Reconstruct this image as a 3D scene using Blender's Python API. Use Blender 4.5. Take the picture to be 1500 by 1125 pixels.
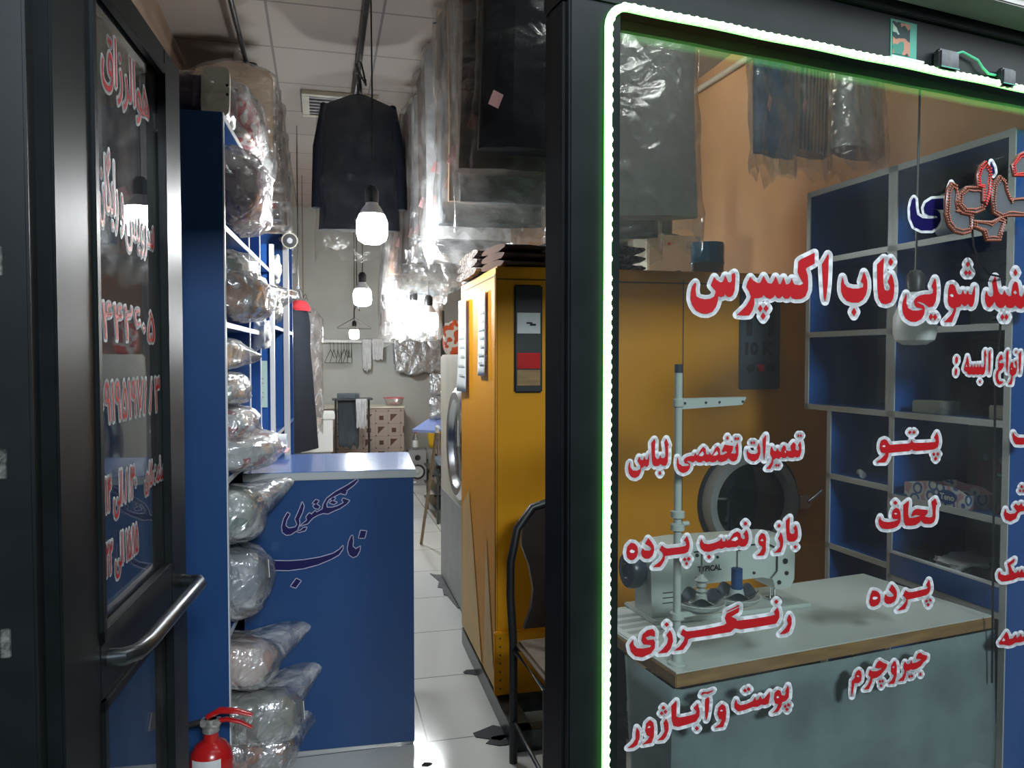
import bpy, bmesh, math, random
from mathutils import Vector, Matrix, noise
from mathutils.geometry import tessellate_polygon
R = random.Random(7)
S = bpy.context.scene
for o in list(bpy.data.objects):
    bpy.data.objects.remove(o)
V = Vector
# ------------------------------------------------------------------ camera
FPX = 1125.0
PITCH = math.atan(38.5 / 1125)
YAW = math.atan(280 / 1125 * math.cos(PITCH))
CAM = V((0, 0, 1.5))
FW = V((math.sin(YAW) * math.cos(PITCH), math.cos(YAW) * math.cos(PITCH), -math.sin(PITCH)))
RT = V((math.cos(YAW), -math.sin(YAW), 0))
UP = RT.cross(FW)
cd = bpy.data.cameras.new('camera')
cam = bpy.data.objects.new('camera', cd)
S.collection.objects.link(cam)
cam.location = CAM
cam.rotation_euler = Matrix((RT, UP, -FW)).transposed().to_euler()
cd.sensor_width = 36
cd.lens = 27
cd.clip_start = .02
S.camera = cam
# ------------------------------------------------------------------ world, colour management
S.view_settings.view_transform = 'Standard'
S.view_settings.look = 'None'
S.view_settings.gamma = 1
S.view_settings.use_curve_mapping = False
S.view_settings.exposure = 0.2
W = bpy.data.worlds.new('night_street')
S.world = W
W.use_nodes = True
W.node_tree.nodes['Background'].inputs[0].default_value = (.62, .72, .9, 1)
W.node_tree.nodes['Background'].inputs[1].default_value = .06
cy = S.cycles
cy.max_bounces = 9
cy.transparent_max_bounces = 40
cy.diffuse_bounces = 4
cy.glossy_bounces = 4
cy.caustics_reflective = False
cy.caustics_refractive = False
cy.sample_clamp_indirect = 4
cy.use_denoising = True


def lamp(name, kind, loc, energy, color=(1, 1, 1), size=.3, size_y=None, to=None, spread=None):
    d = bpy.data.lights.new(name, kind)
    d.energy = energy
    d.color = color
    if kind == 'AREA':
        d.size = size
        if size_y:
            d.shape = 'RECTANGLE'
            d.size_y = size_y
        if spread:
            d.spread = spread
    else:
        d.shadow_soft_size = size
    o = bpy.data.objects.new(name, d)
    S.collection.objects.link(o)
    o.location = loc
    if to is not None:
        o.rotation_euler = (V(to) - V(loc)).to_track_quat('-Z', 'Y').to_euler()
    return o


# added area light behind the camera, unseen, brightening the shop front
lamp('added_street_fill', 'AREA', (1.2, -4.5, 4.2), 330, (.8, .9, 1), 1.6, .8, to=(.4, 3, .9))


# ------------------------------------------------------------------ geometry of the picture's rays
def ray(px, py):
    return FW + RT * ((px - 750) / FPX) - UP * ((py - 562.5) / FPX)


def at(px, py, d):
    return CAM + ray(px, py) * d


def onz(px, py, z):
    v = ray(px, py)
    return CAM + v * ((z - 1.5) / v.z)


def onplane(px, py, P, Nn):
    v = ray(px, py)
    return CAM + v * ((P - CAM).dot(Nn) / v.dot(Nn))


FU = V((.987, .156, 0)).normalized()      # along the shop front
FN = V((-FU.y, FU.x, 0))                  # into the shop
FP0 = V((.52, 1.478, 0))
FA = math.atan2(FU.y, FU.x)


def fp(u, n, z):
    return FP0 + FU * u + FN * n + V((0, 0, z))


def fpix(px, py, n=0.0):
    return onplane(px, py, FP0 + FN * n, FN)


# ------------------------------------------------------------------ materials
MATS = {}


def nodes_of(name):
    m = bpy.data.materials.new(name)
    m.use_nodes = True
    return m, m.node_tree.nodes, m.node_tree.links, m.node_tree.nodes['Principled BSDF']


def mat(name, col, rough=.5, metal=0.0, var=.0, vscale=4.0, bump=0.0, bscale=60.0, spec=None, coat=0.0, stretch=None, col2=None, alpha=None):
    if name in MATS:
        return MATS[name]
    m, n, l, b = nodes_of(name)
    c = (col[0], col[1], col[2], 1)
    b.inputs['Base Color'].default_value = c
    b.inputs['Roughness'].default_value = rough
    b.inputs['Metallic'].default_value = metal
    if spec is not None:
        b.inputs['Specular IOR Level'].default_value = spec
    if coat:
        b.inputs['Coat Weight'].default_value = coat
        b.inputs['Coat Roughness'].default_value = .08
    tc = n.new('ShaderNodeTexCoord')
    src = tc.outputs['Object']
    if stretch:
        mp = n.new('ShaderNodeMapping')
        mp.inputs['Scale'].default_value = stretch
        l.new(src, mp.inputs['Vector'])
        src = mp.outputs['Vector']
    if var:
        t = n.new('ShaderNodeTexNoise')
        t.inputs['Scale'].default_value = vscale
        t.inputs['Detail'].default_value = 4
        l.new(src, t.inputs['Vector'])
        r = n.new('ShaderNodeMix')
        r.data_type = 'RGBA'
        c2 = col2 or tuple(x * (1 - var) for x in col)
        r.inputs[6].default_value = (c2[0], c2[1], c2[2], 1)
        r.inputs[7].default_value = c
        rp = n.new('ShaderNodeMapRange')
        rp.inputs[1].default_value = .35
        rp.inputs[2].default_value = .65
        l.new(t.outputs['Fac'], rp.inputs[0])
        l.new(rp.outputs[0], r.inputs[0])
        l.new(r.outputs[2], b.inputs['Base Color'])
    if bump:
        t = n.new('ShaderNodeTexNoise')
        t.inputs['Scale'].default_value = bscale
        t.inputs['Detail'].default_value = 3
        l.new(src, t.inputs['Vector'])
        bp = n.new('ShaderNodeBump')
        bp.inputs['Strength'].default_value = bump
        bp.inputs['Distance'].default_value = .02
        l.new(t.outputs['Fac'], bp.inputs['Height'])
        l.new(bp.outputs['Normal'], b.inputs['Normal'])
    MATS[name] = m
    return m


def emit(name, col, strength):
    if name in MATS:
        return MATS[name]
    m, n, l, b = nodes_of(name)
    b.inputs['Base Color'].default_value = (.8, .8, .8, 1)
    b.inputs['Emission Color'].default_value = (col[0], col[1], col[2], 1)
    b.inputs['Emission Strength'].default_value = strength
    MATS[name] = m
    return m


def glass(name, tint=(1, 1, 1), r0=.035, dirt_veil=0.0):
    m, n, l, b = nodes_of(name)
    n.remove(b)
    tr = n.new('ShaderNodeBsdfTransparent')
    tr.inputs[0].default_value = (*tint, 1)
    gl = n.new('ShaderNodeBsdfGlossy')
    gl.inputs['Roughness'].default_value = .0
    lw = n.new('ShaderNodeLayerWeight')
    lw.inputs['Blend'].default_value = .5
    pw = n.new('ShaderNodeMath')
    pw.operation = 'POWER'
    pw.inputs[1].default_value = 5
    l.new(lw.outputs['Facing'], pw.inputs[0])
    ma = n.new('ShaderNodeMath')
    ma.operation = 'MULTIPLY_ADD'
    ma.inputs[1].default_value = 1 - r0
    ma.inputs[2].default_value = r0
    l.new(pw.outputs[0], ma.inputs[0])
    mx = n.new('ShaderNodeMixShader')
    l.new(ma.outputs[0], mx.inputs[0])
    l.new(tr.outputs[0], mx.inputs[1])
    l.new(gl.outputs[0], mx.inputs[2])
    out = n['Material Output']
    res = mx
    if dirt_veil:
        df = n.new('ShaderNodeBsdfDiffuse')  # uneven pale layer: dirt and a painted reflection veil
        df.inputs[0].default_value = (.6, .62, .6, 1)
        tx = n.new('ShaderNodeTexNoise')
        tx.inputs['Scale'].default_value = 5
        tx.inputs['Detail'].default_value = 6
        mm = n.new('ShaderNodeMapRange')
        mm.inputs[1].default_value = .45
        mm.inputs[2].default_value = .8
        mm.inputs[3].default_value = dirt_veil * .3
        mm.inputs[4].default_value = dirt_veil
        l.new(tx.outputs['Fac'], mm.inputs[0])
        m2 = n.new('ShaderNodeMixShader')
        l.new(mm.outputs[0], m2.inputs[0])
        l.new(mx.outputs[0], m2.inputs[1])
        l.new(df.outputs[0], m2.inputs[2])
        res = m2
    l.new(res.outputs[0], out.inputs['Surface'])
    MATS[name] = m
    return m


def plastic_film(name, milk=.1, gloss=.14, tint=(.97, .97, .96), scale=9.0, strength=.7, edge=.42):
    """clear crinkled polythene: see-through, a little milky, with sharp glints"""
    m, n, l, b = nodes_of(name)
    n.remove(b)
    tc = n.new('ShaderNodeTexCoord')
    t1 = n.new('ShaderNodeTexNoise')
    t1.inputs['Scale'].default_value = scale
    t1.inputs['Detail'].default_value = 4
    t1.inputs['Distortion'].default_value = .8
    t3 = n.new('ShaderNodeTexNoise')
    t3.noise_type = 'RIDGED_MULTIFRACTAL'
    t3.inputs['Scale'].default_value = scale * .55
    t3.inputs['Detail'].default_value = 3
    t3.inputs['Distortion'].default_value = .6
    l.new(tc.outputs['Object'], t3.inputs['Vector'])
    t2 = n.new('ShaderNodeTexVoronoi')
    t2.feature = 'DISTANCE_TO_EDGE'
    t2.inputs['Scale'].default_value = scale * 1.3
    l.new(tc.outputs['Object'], t1.inputs['Vector'])
    mxv = n.new('ShaderNodeVectorMath')
    mxv.operation = 'ADD'
    l.new(tc.outputs['Object'], mxv.inputs[0])
    sc = n.new('ShaderNodeVectorMath')
    sc.operation = 'SCALE'
    sc.inputs[3].default_value = .12
    l.new(t1.outputs['Color'], sc.inputs[0])
    l.new(sc.outputs[0], mxv.inputs[1])
    l.new(mxv.outputs[0], t2.inputs['Vector'])
    ad = n.new('ShaderNodeMath')
    ad.operation = 'MULTIPLY_ADD'
    ad.inputs[1].default_value = .4
    l.new(t2.outputs['Distance'], ad.inputs[0])
    l.new(t3.outputs['Fac'], ad.inputs[2])
    bp = n.new('ShaderNodeBump')
    bp.inputs['Strength'].default_value = strength
    bp.inputs['Distance'].default_value = .06
    l.new(ad.outputs[0], bp.inputs['Height'])
    tr = n.new('ShaderNodeBsdfTransparent')
    tr.inputs[0].default_value = (*tint, 1)
    df = n.new('ShaderNodeBsdfDiffuse')
    df.inputs[0].default_value = (.85, .86, .86, 1)
    l.new(bp.outputs[0], df.inputs['Normal'])
    gl = n.new('ShaderNodeBsdfGlossy')
    gl.inputs['Roughness'].default_value = .2
    l.new(bp.outputs[0], gl.inputs['Normal'])
    lw = n.new('ShaderNodeLayerWeight')
    lw.inputs['Blend'].default_value = .4
    l.new(bp.outputs[0], lw.inputs['Normal'])
    mk = n.new('ShaderNodeMapRange')
    mk.inputs[1].default_value = .45
    mk.inputs[2].default_value = .75
    mk.inputs[3].default_value = milk * .35
    mk.inputs[4].default_value = min(1, milk * 2.2)
    l.new(t1.outputs['Fac'], mk.inputs[0])
    m1 = n.new('ShaderNodeMixShader')
    l.new(mk.outputs[0], m1.inputs[0])
    l.new(tr.outputs[0], m1.inputs[1])
    l.new(df.outputs[0], m1.inputs[2])
    gf = n.new('ShaderNodeMath')
    gf.operation = 'MULTIPLY_ADD'
    gf.inputs[1].default_value = edge
    gf.inputs[2].default_value = gloss
    l.new(lw.outputs['Facing'], gf.inputs[0])
    m2 = n.new('ShaderNodeMixShader')
    l.new(gf.outputs[0], m2.inputs[0])
    l.new(m1.outputs[0], m2.inputs[1])
    l.new(gl.outputs[0], m2.inputs[2])
    l.new(m2.outputs[0], n['Material Output'].inputs['Surface'])
    MATS[name] = m
    return m


def tilemat(name, col, grout, size, gap=.012, rough=.3, rot=0, var=.05, axes='XY', off=(0, 0)):
    """square tiles with joints, from object coordinates"""
    m, n, l, b = nodes_of(name)
    b.inputs['Roughness'].default_value = rough
    tc = n.new('ShaderNodeTexCoord')
    sp = n.new('ShaderNodeSeparateXYZ')
    l.new(tc.outputs['Object'], sp.inputs[0])
    facs = []
    for k, a in enumerate(axes):
        d = n.new('ShaderNodeMath')
        d.operation = 'MULTIPLY_ADD'
        d.inputs[1].default_value = 1 / size
        d.inputs[2].default_value = 100 + off[k]
        l.new(sp.outputs[a], d.inputs[0])
        f = n.new('ShaderNodeMath')
        f.operation = 'FRACT'
        l.new(d.outputs[0], f.inputs[0])
        s = n.new('ShaderNodeMath')
        s.operation = 'LESS_THAN'
        s.inputs[1].default_value = gap / size
        l.new(f.outputs[0], s.inputs[0])
        facs.append(s)
    mxm = n.new('ShaderNodeMath')
    mxm.operation = 'MAXIMUM'
    l.new(facs[0].outputs[0], mxm.inputs[0])
    l.new(facs[1].outputs[0], mxm.inputs[1])
    t = n.new('ShaderNodeTexNoise')
    t.inputs['Scale'].default_value = 3
    t.inputs['Detail'].default_value = 6
    l.new(tc.outputs['Object'], t.inputs['Vector'])
    c1 = n.new('ShaderNodeMix')
    c1.data_type = 'RGBA'
    c1.inputs[6].default_value = (*[x * (1 - var) for x in col], 1)
    c1.inputs[7].default_value = (*col, 1)
    l.new(t.outputs['Fac'], c1.inputs[0])
    c2 = n.new('ShaderNodeMix')
    c2.data_type = 'RGBA'
    c2.inputs[7].default_value = (*grout, 1)
    l.new(mxm.outputs[0], c2.inputs[0])
    l.new(c1.outputs[2], c2.inputs[6])
    l.new(c2.outputs[2], b.inputs['Base Color'])
    bp = n.new('ShaderNodeBump')
    bp.inputs['Strength'].default_value = .3
    bp.inputs['Distance'].default_value = .003
    bp.invert = True
    l.new(mxm.outputs[0], bp.inputs['Height'])
    l.new(bp.outputs[0], b.inputs['Normal'])
    MATS[name] = m
    return m


def pattern(name, cols, scale=18, kind='VORONOI', rough=.8, stretch=(1, 1, 1)):
    """printed cloth / cardboard"""
    m, n, l, b = nodes_of(name)
    b.inputs['Roughness'].default_value = rough
    tc = n.new('ShaderNodeTexCoord')
    mp = n.new('ShaderNodeMapping')
    mp.inputs['Scale'].default_value = stretch
    l.new(tc.outputs['Object'], mp.inputs['Vector'])
    if kind == 'VORONOI':
        t = n.new('ShaderNodeTexVoronoi')
        t.inputs['Scale'].default_value = scale
        o = t.outputs['Distance']
    elif kind == 'WAVE':
        t = n.new('ShaderNodeTexWave')
        t.inputs['Scale'].default_value = scale
        t.inputs['Distortion'].default_value = 2
        o = t.outputs['Fac']
    else:
        t = n.new('ShaderNodeTexNoise')
        t.inputs['Scale'].default_value = scale
        t.inputs['Detail'].default_value = 2
        o = t.outputs['Fac']
    l.new(mp.outputs[0], t.inputs['Vector'])
    cr = n.new('ShaderNodeValToRGB')
    cr.color_ramp.interpolation = 'CONSTANT'
    e = cr.color_ramp.elements
    k = len(cols)
    lo, hi = (.0, .8) if kind != 'NOISE' else (.3, .7)
    e[0].position = 0
    e[0].color = (*cols[0], 1)
    e[1].position = lo + (hi - lo) / k
    e[1].color = (*cols[1], 1)
    for i in range(2, k):
        x = e.new(lo + (hi - lo) * i / k)
        x.color = (*cols[i], 1)
    l.new(o, cr.inputs[0])
    l.new(cr.outputs[0], b.inputs['Base Color'])
    MATS[name] = m
    return m


# ------------------------------------------------------------------ mesh building
class B:
    def __init__(s):
        s.bm = bmesh.new()

    def box(s, a, b, bev=0.0, M=None):
        a, b = V(a), V(b)
        g = bmesh.ops.create_cube(s.bm, size=1)
        vs = g['verts']
        for v in vs:
            v.co = V(((a.x + b.x) / 2 + v.co.x * (b.x - a.x), (a.y + b.y) / 2 + v.co.y * (b.y - a.y), (a.z + b.z) / 2 + v.co.z * (b.z - a.z)))
        if bev:
            es = list({e for v in vs for e in v.link_edges})
            r = bmesh.ops.bevel(s.bm, geom=es, offset=bev, segments=2, affect='EDGES', clamp_overlap=True)
            vs = list({v for f in r['faces'] for v in f.verts} | {v for v in vs if v.is_valid})
        if M is not None:
            for v in vs:
                v.co = M @ v.co
        return s

    def tube(s, pts, r, n=10, cap=True, flat=None, closed=False):
        pts = [V(p) for p in pts]
        rs = r if isinstance(r, (list, tuple)) else [r] * len(pts)
        rings = []
        t0 = None
        nrm = None
        L = len(pts)
        for i, p in enumerate(pts):
            if closed:
                t = (pts[(i + 1) % L] - pts[i - 1]).normalized()
            else:
                t = (pts[min(i + 1, L - 1)] - pts[max(i - 1, 0)]).normalized()
            if nrm is None:
                a = V((0, 0, 1)) if abs(t.z) < .9 else V((1, 0, 0))
                nrm = t.cross(a).normalized()
            else:
                nrm = (nrm - t * nrm.dot(t))
                if nrm.length < 1e-5:
                    nrm = t.orthogonal()
                nrm.normalize()
            bn = t.cross(nrm)
            f = flat or 1
            rings.append([s.bm.verts.new(p + (nrm * math.cos(2 * math.pi * k / n) + bn * math.sin(2 * math.pi * k / n) * f) * rs[i]) for k in range(n)])
        for i in range(L if closed else L - 1):
            a, b = rings[i], rings[(i + 1) % L]
            for k in range(n):
                s.bm.faces.new((a[k], a[(k + 1) % n], b[(k + 1) % n], b[k]))
        if cap and not closed:
            s.bm.faces.new(rings[0][::-1])
            s.bm.faces.new(rings[-1])
        return s

    def cyl(s, p, q, r0, r1=None, n=20):
        return s.tube([p, q], [r0, r0 if r1 is None else r1], n)

    def lathe(s, prof, n=24, c=(0, 0, 0), M=None, cap=True):
        c = V(c)
        rings = []
        for (r, z) in prof:
            rings.append([s.bm.verts.new(c + V((r * math.cos(2 * math.pi * k / n), r * math.sin(2 * math.pi * k / n), z))) for k in range(n)])
        for a, b in zip(rings, rings[1:]):
            for k in range(n):
                s.bm.faces.new((a[k], a[(k + 1) % n], b[(k + 1) % n], b[k]))
        if cap:
            if prof[0][0] > 1e-6:
                s.bm.faces.new(rings[0][::-1])
            if prof[-1][0] > 1e-6:
                s.bm.faces.new(rings[-1])
        if M is not None:
            for rg in rings:
                for v in rg:
                    v.co = M @ v.co
        return s

    def ball(s, c, r, seg=16, sc=(1, 1, 1)):
        g = bmesh.ops.create_uvsphere(s.bm, u_segments=seg, v_segments=max(6, seg // 2), radius=1)
        for v in g['verts']:
            v.co = V(c) + V((v.co.x * r * sc[0], v.co.y * r * sc[1], v.co.z * r * sc[2]))
        return s

    def rings(s, rs, capa=True, capb=True, closed=True):
        vs = [[s.bm.verts.new(p) for p in r] for r in rs]
        n = len(vs[0])
        for a, b in zip(vs, vs[1:]):
            for k in range(n if closed else n - 1):
                s.bm.faces.new((a[k], a[(k + 1) % n], b[(k + 1) % n], b[k]))
        if closed and capa:
            s.bm.faces.new(vs[0][::-1])
        if closed and capb:
            s.bm.faces.new(vs[-1])
        return s

    def prism(s, poly, h, M=None):
        """poly in x,y extruded 0..h along z"""
        lo = [s.bm.verts.new(V((x, y, 0))) for x, y in poly]
        hi = [s.bm.verts.new(V((x, y, h))) for x, y in poly]
        n = len(poly)
        tri = tessellate_polygon([[V((x, y, 0)) for x, y in poly]])
        for t in tri:
            try:
                s.bm.faces.new([lo[i] for i in t])
                s.bm.faces.new([hi[i] for i in t][::-1])
            except ValueError:
                pass
        for k in range(n):
            s.bm.faces.new((lo[k], lo[(k + 1) % n], hi[(k + 1) % n], hi[k]))
        if M is not None:
            for v in lo + hi:
                v.co = M @ v.co
        return s

    def grid(s, f, nu, nv):
        g = [[s.bm.verts.new(f(i / nu, j / nv)) for j in range(nv + 1)] for i in range(nu + 1)]
        for i in range(nu):
            for j in range(nv):
                s.bm.faces.new((g[i][j], g[i + 1][j], g[i + 1][j + 1], g[i][j + 1]))
        return s

    def quad(s, a, b, c, d):
        s.bm.faces.new([s.bm.verts.new(V(p)) for p in (a, b, c, d)])
        return s

    def out(s, name, m, parent=None, loc=None, rotz=0, smooth=True, kind=None, solid=0.0, fix=True):
        if fix:
            bmesh.ops.recalc_face_normals(s.bm, faces=s.bm.faces)
        me = bpy.data.meshes.new(name)
        s.bm.to_mesh(me)
        s.bm.free()
        if isinstance(m, str):
            m = MATS[m]
        me.materials.append(m)
        if smooth:
            me.polygons.foreach_set('use_smooth', [True] * len(me.polygons))
            me.set_sharp_from_angle(angle=math.radians(38))
        o = bpy.data.objects.new(name, me)
        S.collection.objects.link(o)
        if parent:
            o.parent = parent
        if loc is not None:
            o.location = loc
        o.rotation_euler = (0, 0, rotz)
        if kind:
            o['kind'] = kind
        if solid:
            md = o.modifiers.new('solid', 'SOLIDIFY')
            md.thickness = solid
        return o


def thing(name, label, cat, loc=(0, 0, 0), rotz=0, group=None):
    o = bpy.data.objects.new(name, None)
    S.collection.objects.link(o)
    o.location = loc
    o.rotation_euler = (0, 0, rotz)
    o.empty_display_size = .05
    return tag(o, label, cat, group)


def tag(o, label, cat, group=None):
    o['label'] = label
    o['category'] = cat
    if group:
        o['group'] = group
    return o


def struct(b, name, m, **k):
    return b.out(name, m, kind='structure', **k)


def dup(root, loc, rotz=0, label=None, group=None, mats=None, scale=None):
    r = root.copy()
    S.collection.objects.link(r)
    r.location = loc
    r.rotation_euler = (0, 0, rotz)
    if scale:
        r.scale = scale
    if label:
        r['label'] = label
    if group:
        r['group'] = group

    def rec(src, dst):
        for ch in list(src.children):
            c = ch.copy()
            S.collection.objects.link(c)
            c.parent = dst
            nm = ch.name.split('.')[0]
            if mats and nm in mats and c.type == 'MESH':
                c.material_slots[0].link = 'OBJECT'
                c.material_slots[0].material = mats[nm]
            rec(ch, c)
    rec(root, r)
    return r


def nz(p, s=1.0, o=0.0):
    return noise.noise(V((p[0] * s + o, p[1] * s + o * .7, p[2] * s - o)))


ORD = ['first', 'second', 'third', 'fourth', 'fifth', 'sixth', 'seventh', 'eighth', 'ninth', 'tenth', 'eleventh', 'twelfth', 'thirteenth', 'fourteenth', 'fifteenth', 'sixteenth', 'seventeenth', 'eighteenth', 'nineteenth', 'twentieth', 'twenty-first', 'twenty-second', 'twenty-third', 'twenty-fourth', 'twenty-fifth', 'twenty-sixth']
# ------------------------------------------------------------------ common materials
mat('black_frame', (.006, .0085, .0095), .42, var=.5, vscale=9, col2=(.010, .013, .0145), spec=.22)
mat('worn_metal', (.55, .55, .5), .4, .6, var=.5, vscale=60)
mat('worn_plate', (.22, .22, .20), .6, var=.9, vscale=90)
mat('steel', (.55, .57, .58), .25, 1.0)
mat('dark_steel', (.10, .11, .115), .3, .8, var=.4, vscale=30)
mat('black_plastic', (.012, .013, .015), .4)
mat('rubber', (.02, .02, .02), .7)
mat('white_plastic', (.72, .73, .71), .4)
mat('cream_paint', (.62, .58, .47), .4, var=.12, vscale=5)
mat('grey_paint', (.3, .31, .31), .45, var=.15, vscale=6)
mat('blue_laminate', (.016, .062, .185), .36, var=.12, vscale=2)
mat('blue_bright', (.022, .095, .33), .32, var=.1, vscale=2)
mat('white_edging', (.62, .64, .66), .4)
mat('grey_edging', (.45, .47, .46), .45)
mat('yellow_paint', (.68, .285, .004), .5, var=.12, vscale=1.5, spec=.25)
mat('red_paint', (.5, .012, .012), .25, var=.15, vscale=8, coat=.3)
mat('red_vinyl', (.50, .008, .012), .5)
mat('white_vinyl', (.86, .88, .88), .5)
mat('navy_vinyl', (.006, .004, .075), .4)
mat('lilac_vinyl', (.45, .42, .55), .5)
mat('paper', (.66, .68, .67), .8, var=.06, vscale=20)
mat('pink_paper', (.75, .42, .42), .8)
mat('ink', (.02, .02, .025), .8)
mat('wood_edge', (.33, .19, .07), .55, var=.35, vscale=8, stretch=(1, 1, 6))
mat('wood_pole', (.22, .15, .08), .5, var=.3, vscale=12)
emit('bulb_glow', (.93, .98, 1), 240)
emit('soft_bulb_glow', (.93, .98, 1), 75)
emit('front_bulb_glow', (.96, .99, 1), 175)
plastic_film('garment_film', milk=.12, gloss=.12, scale=7)
plastic_film('bag_film', milk=.34, gloss=.20, scale=8, strength=.9)
plastic_film('clear_film', milk=.03, gloss=.06, scale=6, strength=.5)
plastic_film('suit_film', milk=.02, gloss=.02, scale=5, strength=.7, edge=.2)
# ================================================================== THE SETTING
XL, XR, YB, ZC = -.80, 2.42, 9.75, 3.33
tilemat('floor_tile', (.60, .61, .58), (.16, .16, .15), .6, .006, .12, off=(.35, .1))
tilemat('ceiling_tile', (.42, .37, .33), (.20, .18, .17), .6, .014, .8, off=(.45, .03), var=.1)
mat('left_wall_paint', (.33, .24, .18), .8, var=.2, vscale=3)
mat('right_wall_paint', (.60, .33, .15), .7, var=.16, vscale=2.2, bump=.15, bscale=8)
mat('rear_wall_paint', (.46, .47, .44), .8, var=.12, vscale=2)
mat('pavement', (.12, .12, .12), .8, var=.3, vscale=6)
struct(B().box((XL, 1.25, -.12), (XR + .1, YB, 0)), 'floor', 'floor_tile', smooth=False)
struct(B().box((-6, -7, -.24), (7, 1.25, -.12)), 'ground', 'pavement', smooth=False)
struct(B().box((XL - .1, 1.35, ZC), (XR + .1, YB, ZC + .1)), 'ceiling', 'ceiling_tile', smooth=False)
struct(B().box((XL - .12, 1.3, 0), (XL, YB, ZC)), 'wall_left', 'left_wall_paint', smooth=False)
struct(B().box((XR, 1.80, 0), (XR + .12, YB, ZC)), 'wall_right', 'right_wall_paint', smooth=False)
struct(B().box((XL, YB, 0), (XR, YB + .12, ZC)), 'wall_back', 'rear_wall_paint', smooth=False)

# shop front: posts, header, window, door --------------------------------------------------
FM = Matrix.Translation(FP0) @ Matrix.Rotation(FA, 4, 'Z')      # local x along the front, y inward, z up
b = B()
b.box((-.062, -.05, -.12), (.052, .06, 2.19), .004, FM)
b.box((-.066, -.03, -.12), (-.056, .03, 2.19), .002, FM)
struct(b, 'window_post', 'black_frame')
b = B()
b.box((-.066, -.05, 2.19), (1.95, .06, 2.315), .004, FM)
b.box((-1.3, -.05, 2.27), (-.066, .06, 2.315), .004, FM)
b.box((-1.3, -.062, 2.30), (1.95, -.045, 2.318), .002, FM)
struct(b, 'window_header', 'black_frame')
b = B()
b.box((-1.3, -.06, -.12), (-.955, .06, 2.27), .004, FM)
b.box((-1.03, -.066, -.12), (-1.022, -.05, 2.19), .0, FM)
b.box((-1.3, -.06, 2.318), (1.95, .06, 3.4), 0, FM)
jamb = struct(b, 'door_jamb', 'black_frame')
b = B()
for z in (2.02, 1.64, 1.345, 1.08):
    b.box((-1.002, -.0625, z - .022), (-.988, -.0595, z + .022), .002, FM)
    b.box((-1.0, -.064, z + .012), (-.993, -.061, z + .02), .001, FM)
b.out('strike_plate', 'worn_plate', jamb)
glass('shop_glass', (.93, .95, .935), .035, dirt_veil=.035)
struct(B().box((.052, -.003, .10), (1.95, .003, 2.19), 0, FM), 'window_1', 'shop_glass', smooth=False)
struct(B().box((.052, -.03, -.12), (1.95, .03, .10), .003, FM), 'window_sill', 'black_frame')
# soffit of the fascia above the window and the lit sign in front of it
mat('soffit_paint', (.34, .33, .32), .5, var=.25, vscale=5)
struct(B().box((-1.3, -.155, 2.326), (1.95, -.061, 2.345), .003, FM), 'trim_1', 'soffit_paint')
emit('sign_light', (.88, .95, 1), 4.5)
t = thing('fascia_sign', 'white illuminated fascia sign above the window, only its glowing lower edge in view', 'sign')
B().box((-1.3, -.36, 2.35), (1.95, -.165, 2.95), .02, FM).out('light_box', 'sign_light', t)
B().box((-1.3, -.164, 2.346), (1.95, -.156, 2.95), .0, FM).out('sign_back', 'dark_steel', t)

# door, opened into the shop ---------------------------------------------------------------
DH = FP0 + FU * -.93
DA = math.atan2(.998, .068)
DM = Matrix.Translation(DH) @ Matrix.Rotation(DA, 4, 'Z')        # local x along the leaf, -y = outer face (towards the opening)
DD = V((.068, .998, 0)).normalized()
DN = V((.998, -.068, 0)).normalized()
dr = B()
dr.box((0, 0, .02), (.165, .045, 2.235), .004, DM)
dr.box((.655, 0, .02), (.80, .045, 2.235), .004, DM)
dr.box((.165, 0, 2.19), (.655, .045, 2.235), .003, DM)
dr.box((.165, 0, .88), (.655, .045, .985), .003, DM)
dr.box((.165, 0, .02), (.655, .045, .16), .003, DM)
for (x0, x1, z0, z1) in ((.165, .185, .985, 2.19), (.637, .655, .985, 2.19), (.165, .185, .16, .88), (.637, .655, .16, .88)):
    dr.box((x0, -.006, z0), (x1, .012, z1), .002, DM)
for (z0, z1) in ((2.165, 2.19), (.985, 1.01), (.86, .88), (.16, .18)):
    dr.box((.165, -.006, z0), (.655, .012, z1), .002, DM)
door = struct(dr, 'door_1', 'black_frame')
glass('door_glass_material', (.86, .9, .9), .05, dirt_veil=.07)  # dirt, with a grey veil painted in for reflections on the pane
B().box((.175, .016, .99), (.65, .021, 2.185), 0, DM).out('door_pane', 'door_glass_material', door, smooth=False)
B().box((.175, .016, .165), (.65, .021, .875), 0, DM).out('door_pane', 'door_glass_material', door, smooth=False)
b = B()
h = [(.21, -.0, .945), (.21, -.025, .945), (.235, -.042, .944), (.29, -.048, .943), (.5, -.048, .938), (.725, -.048, .93), (.75, -.04, .93), (.76, 0, .93)]
b.tube([DM @ V(p) for p in h], .0165, 12)
b.out('door_handle', 'dark_steel', door)

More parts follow.
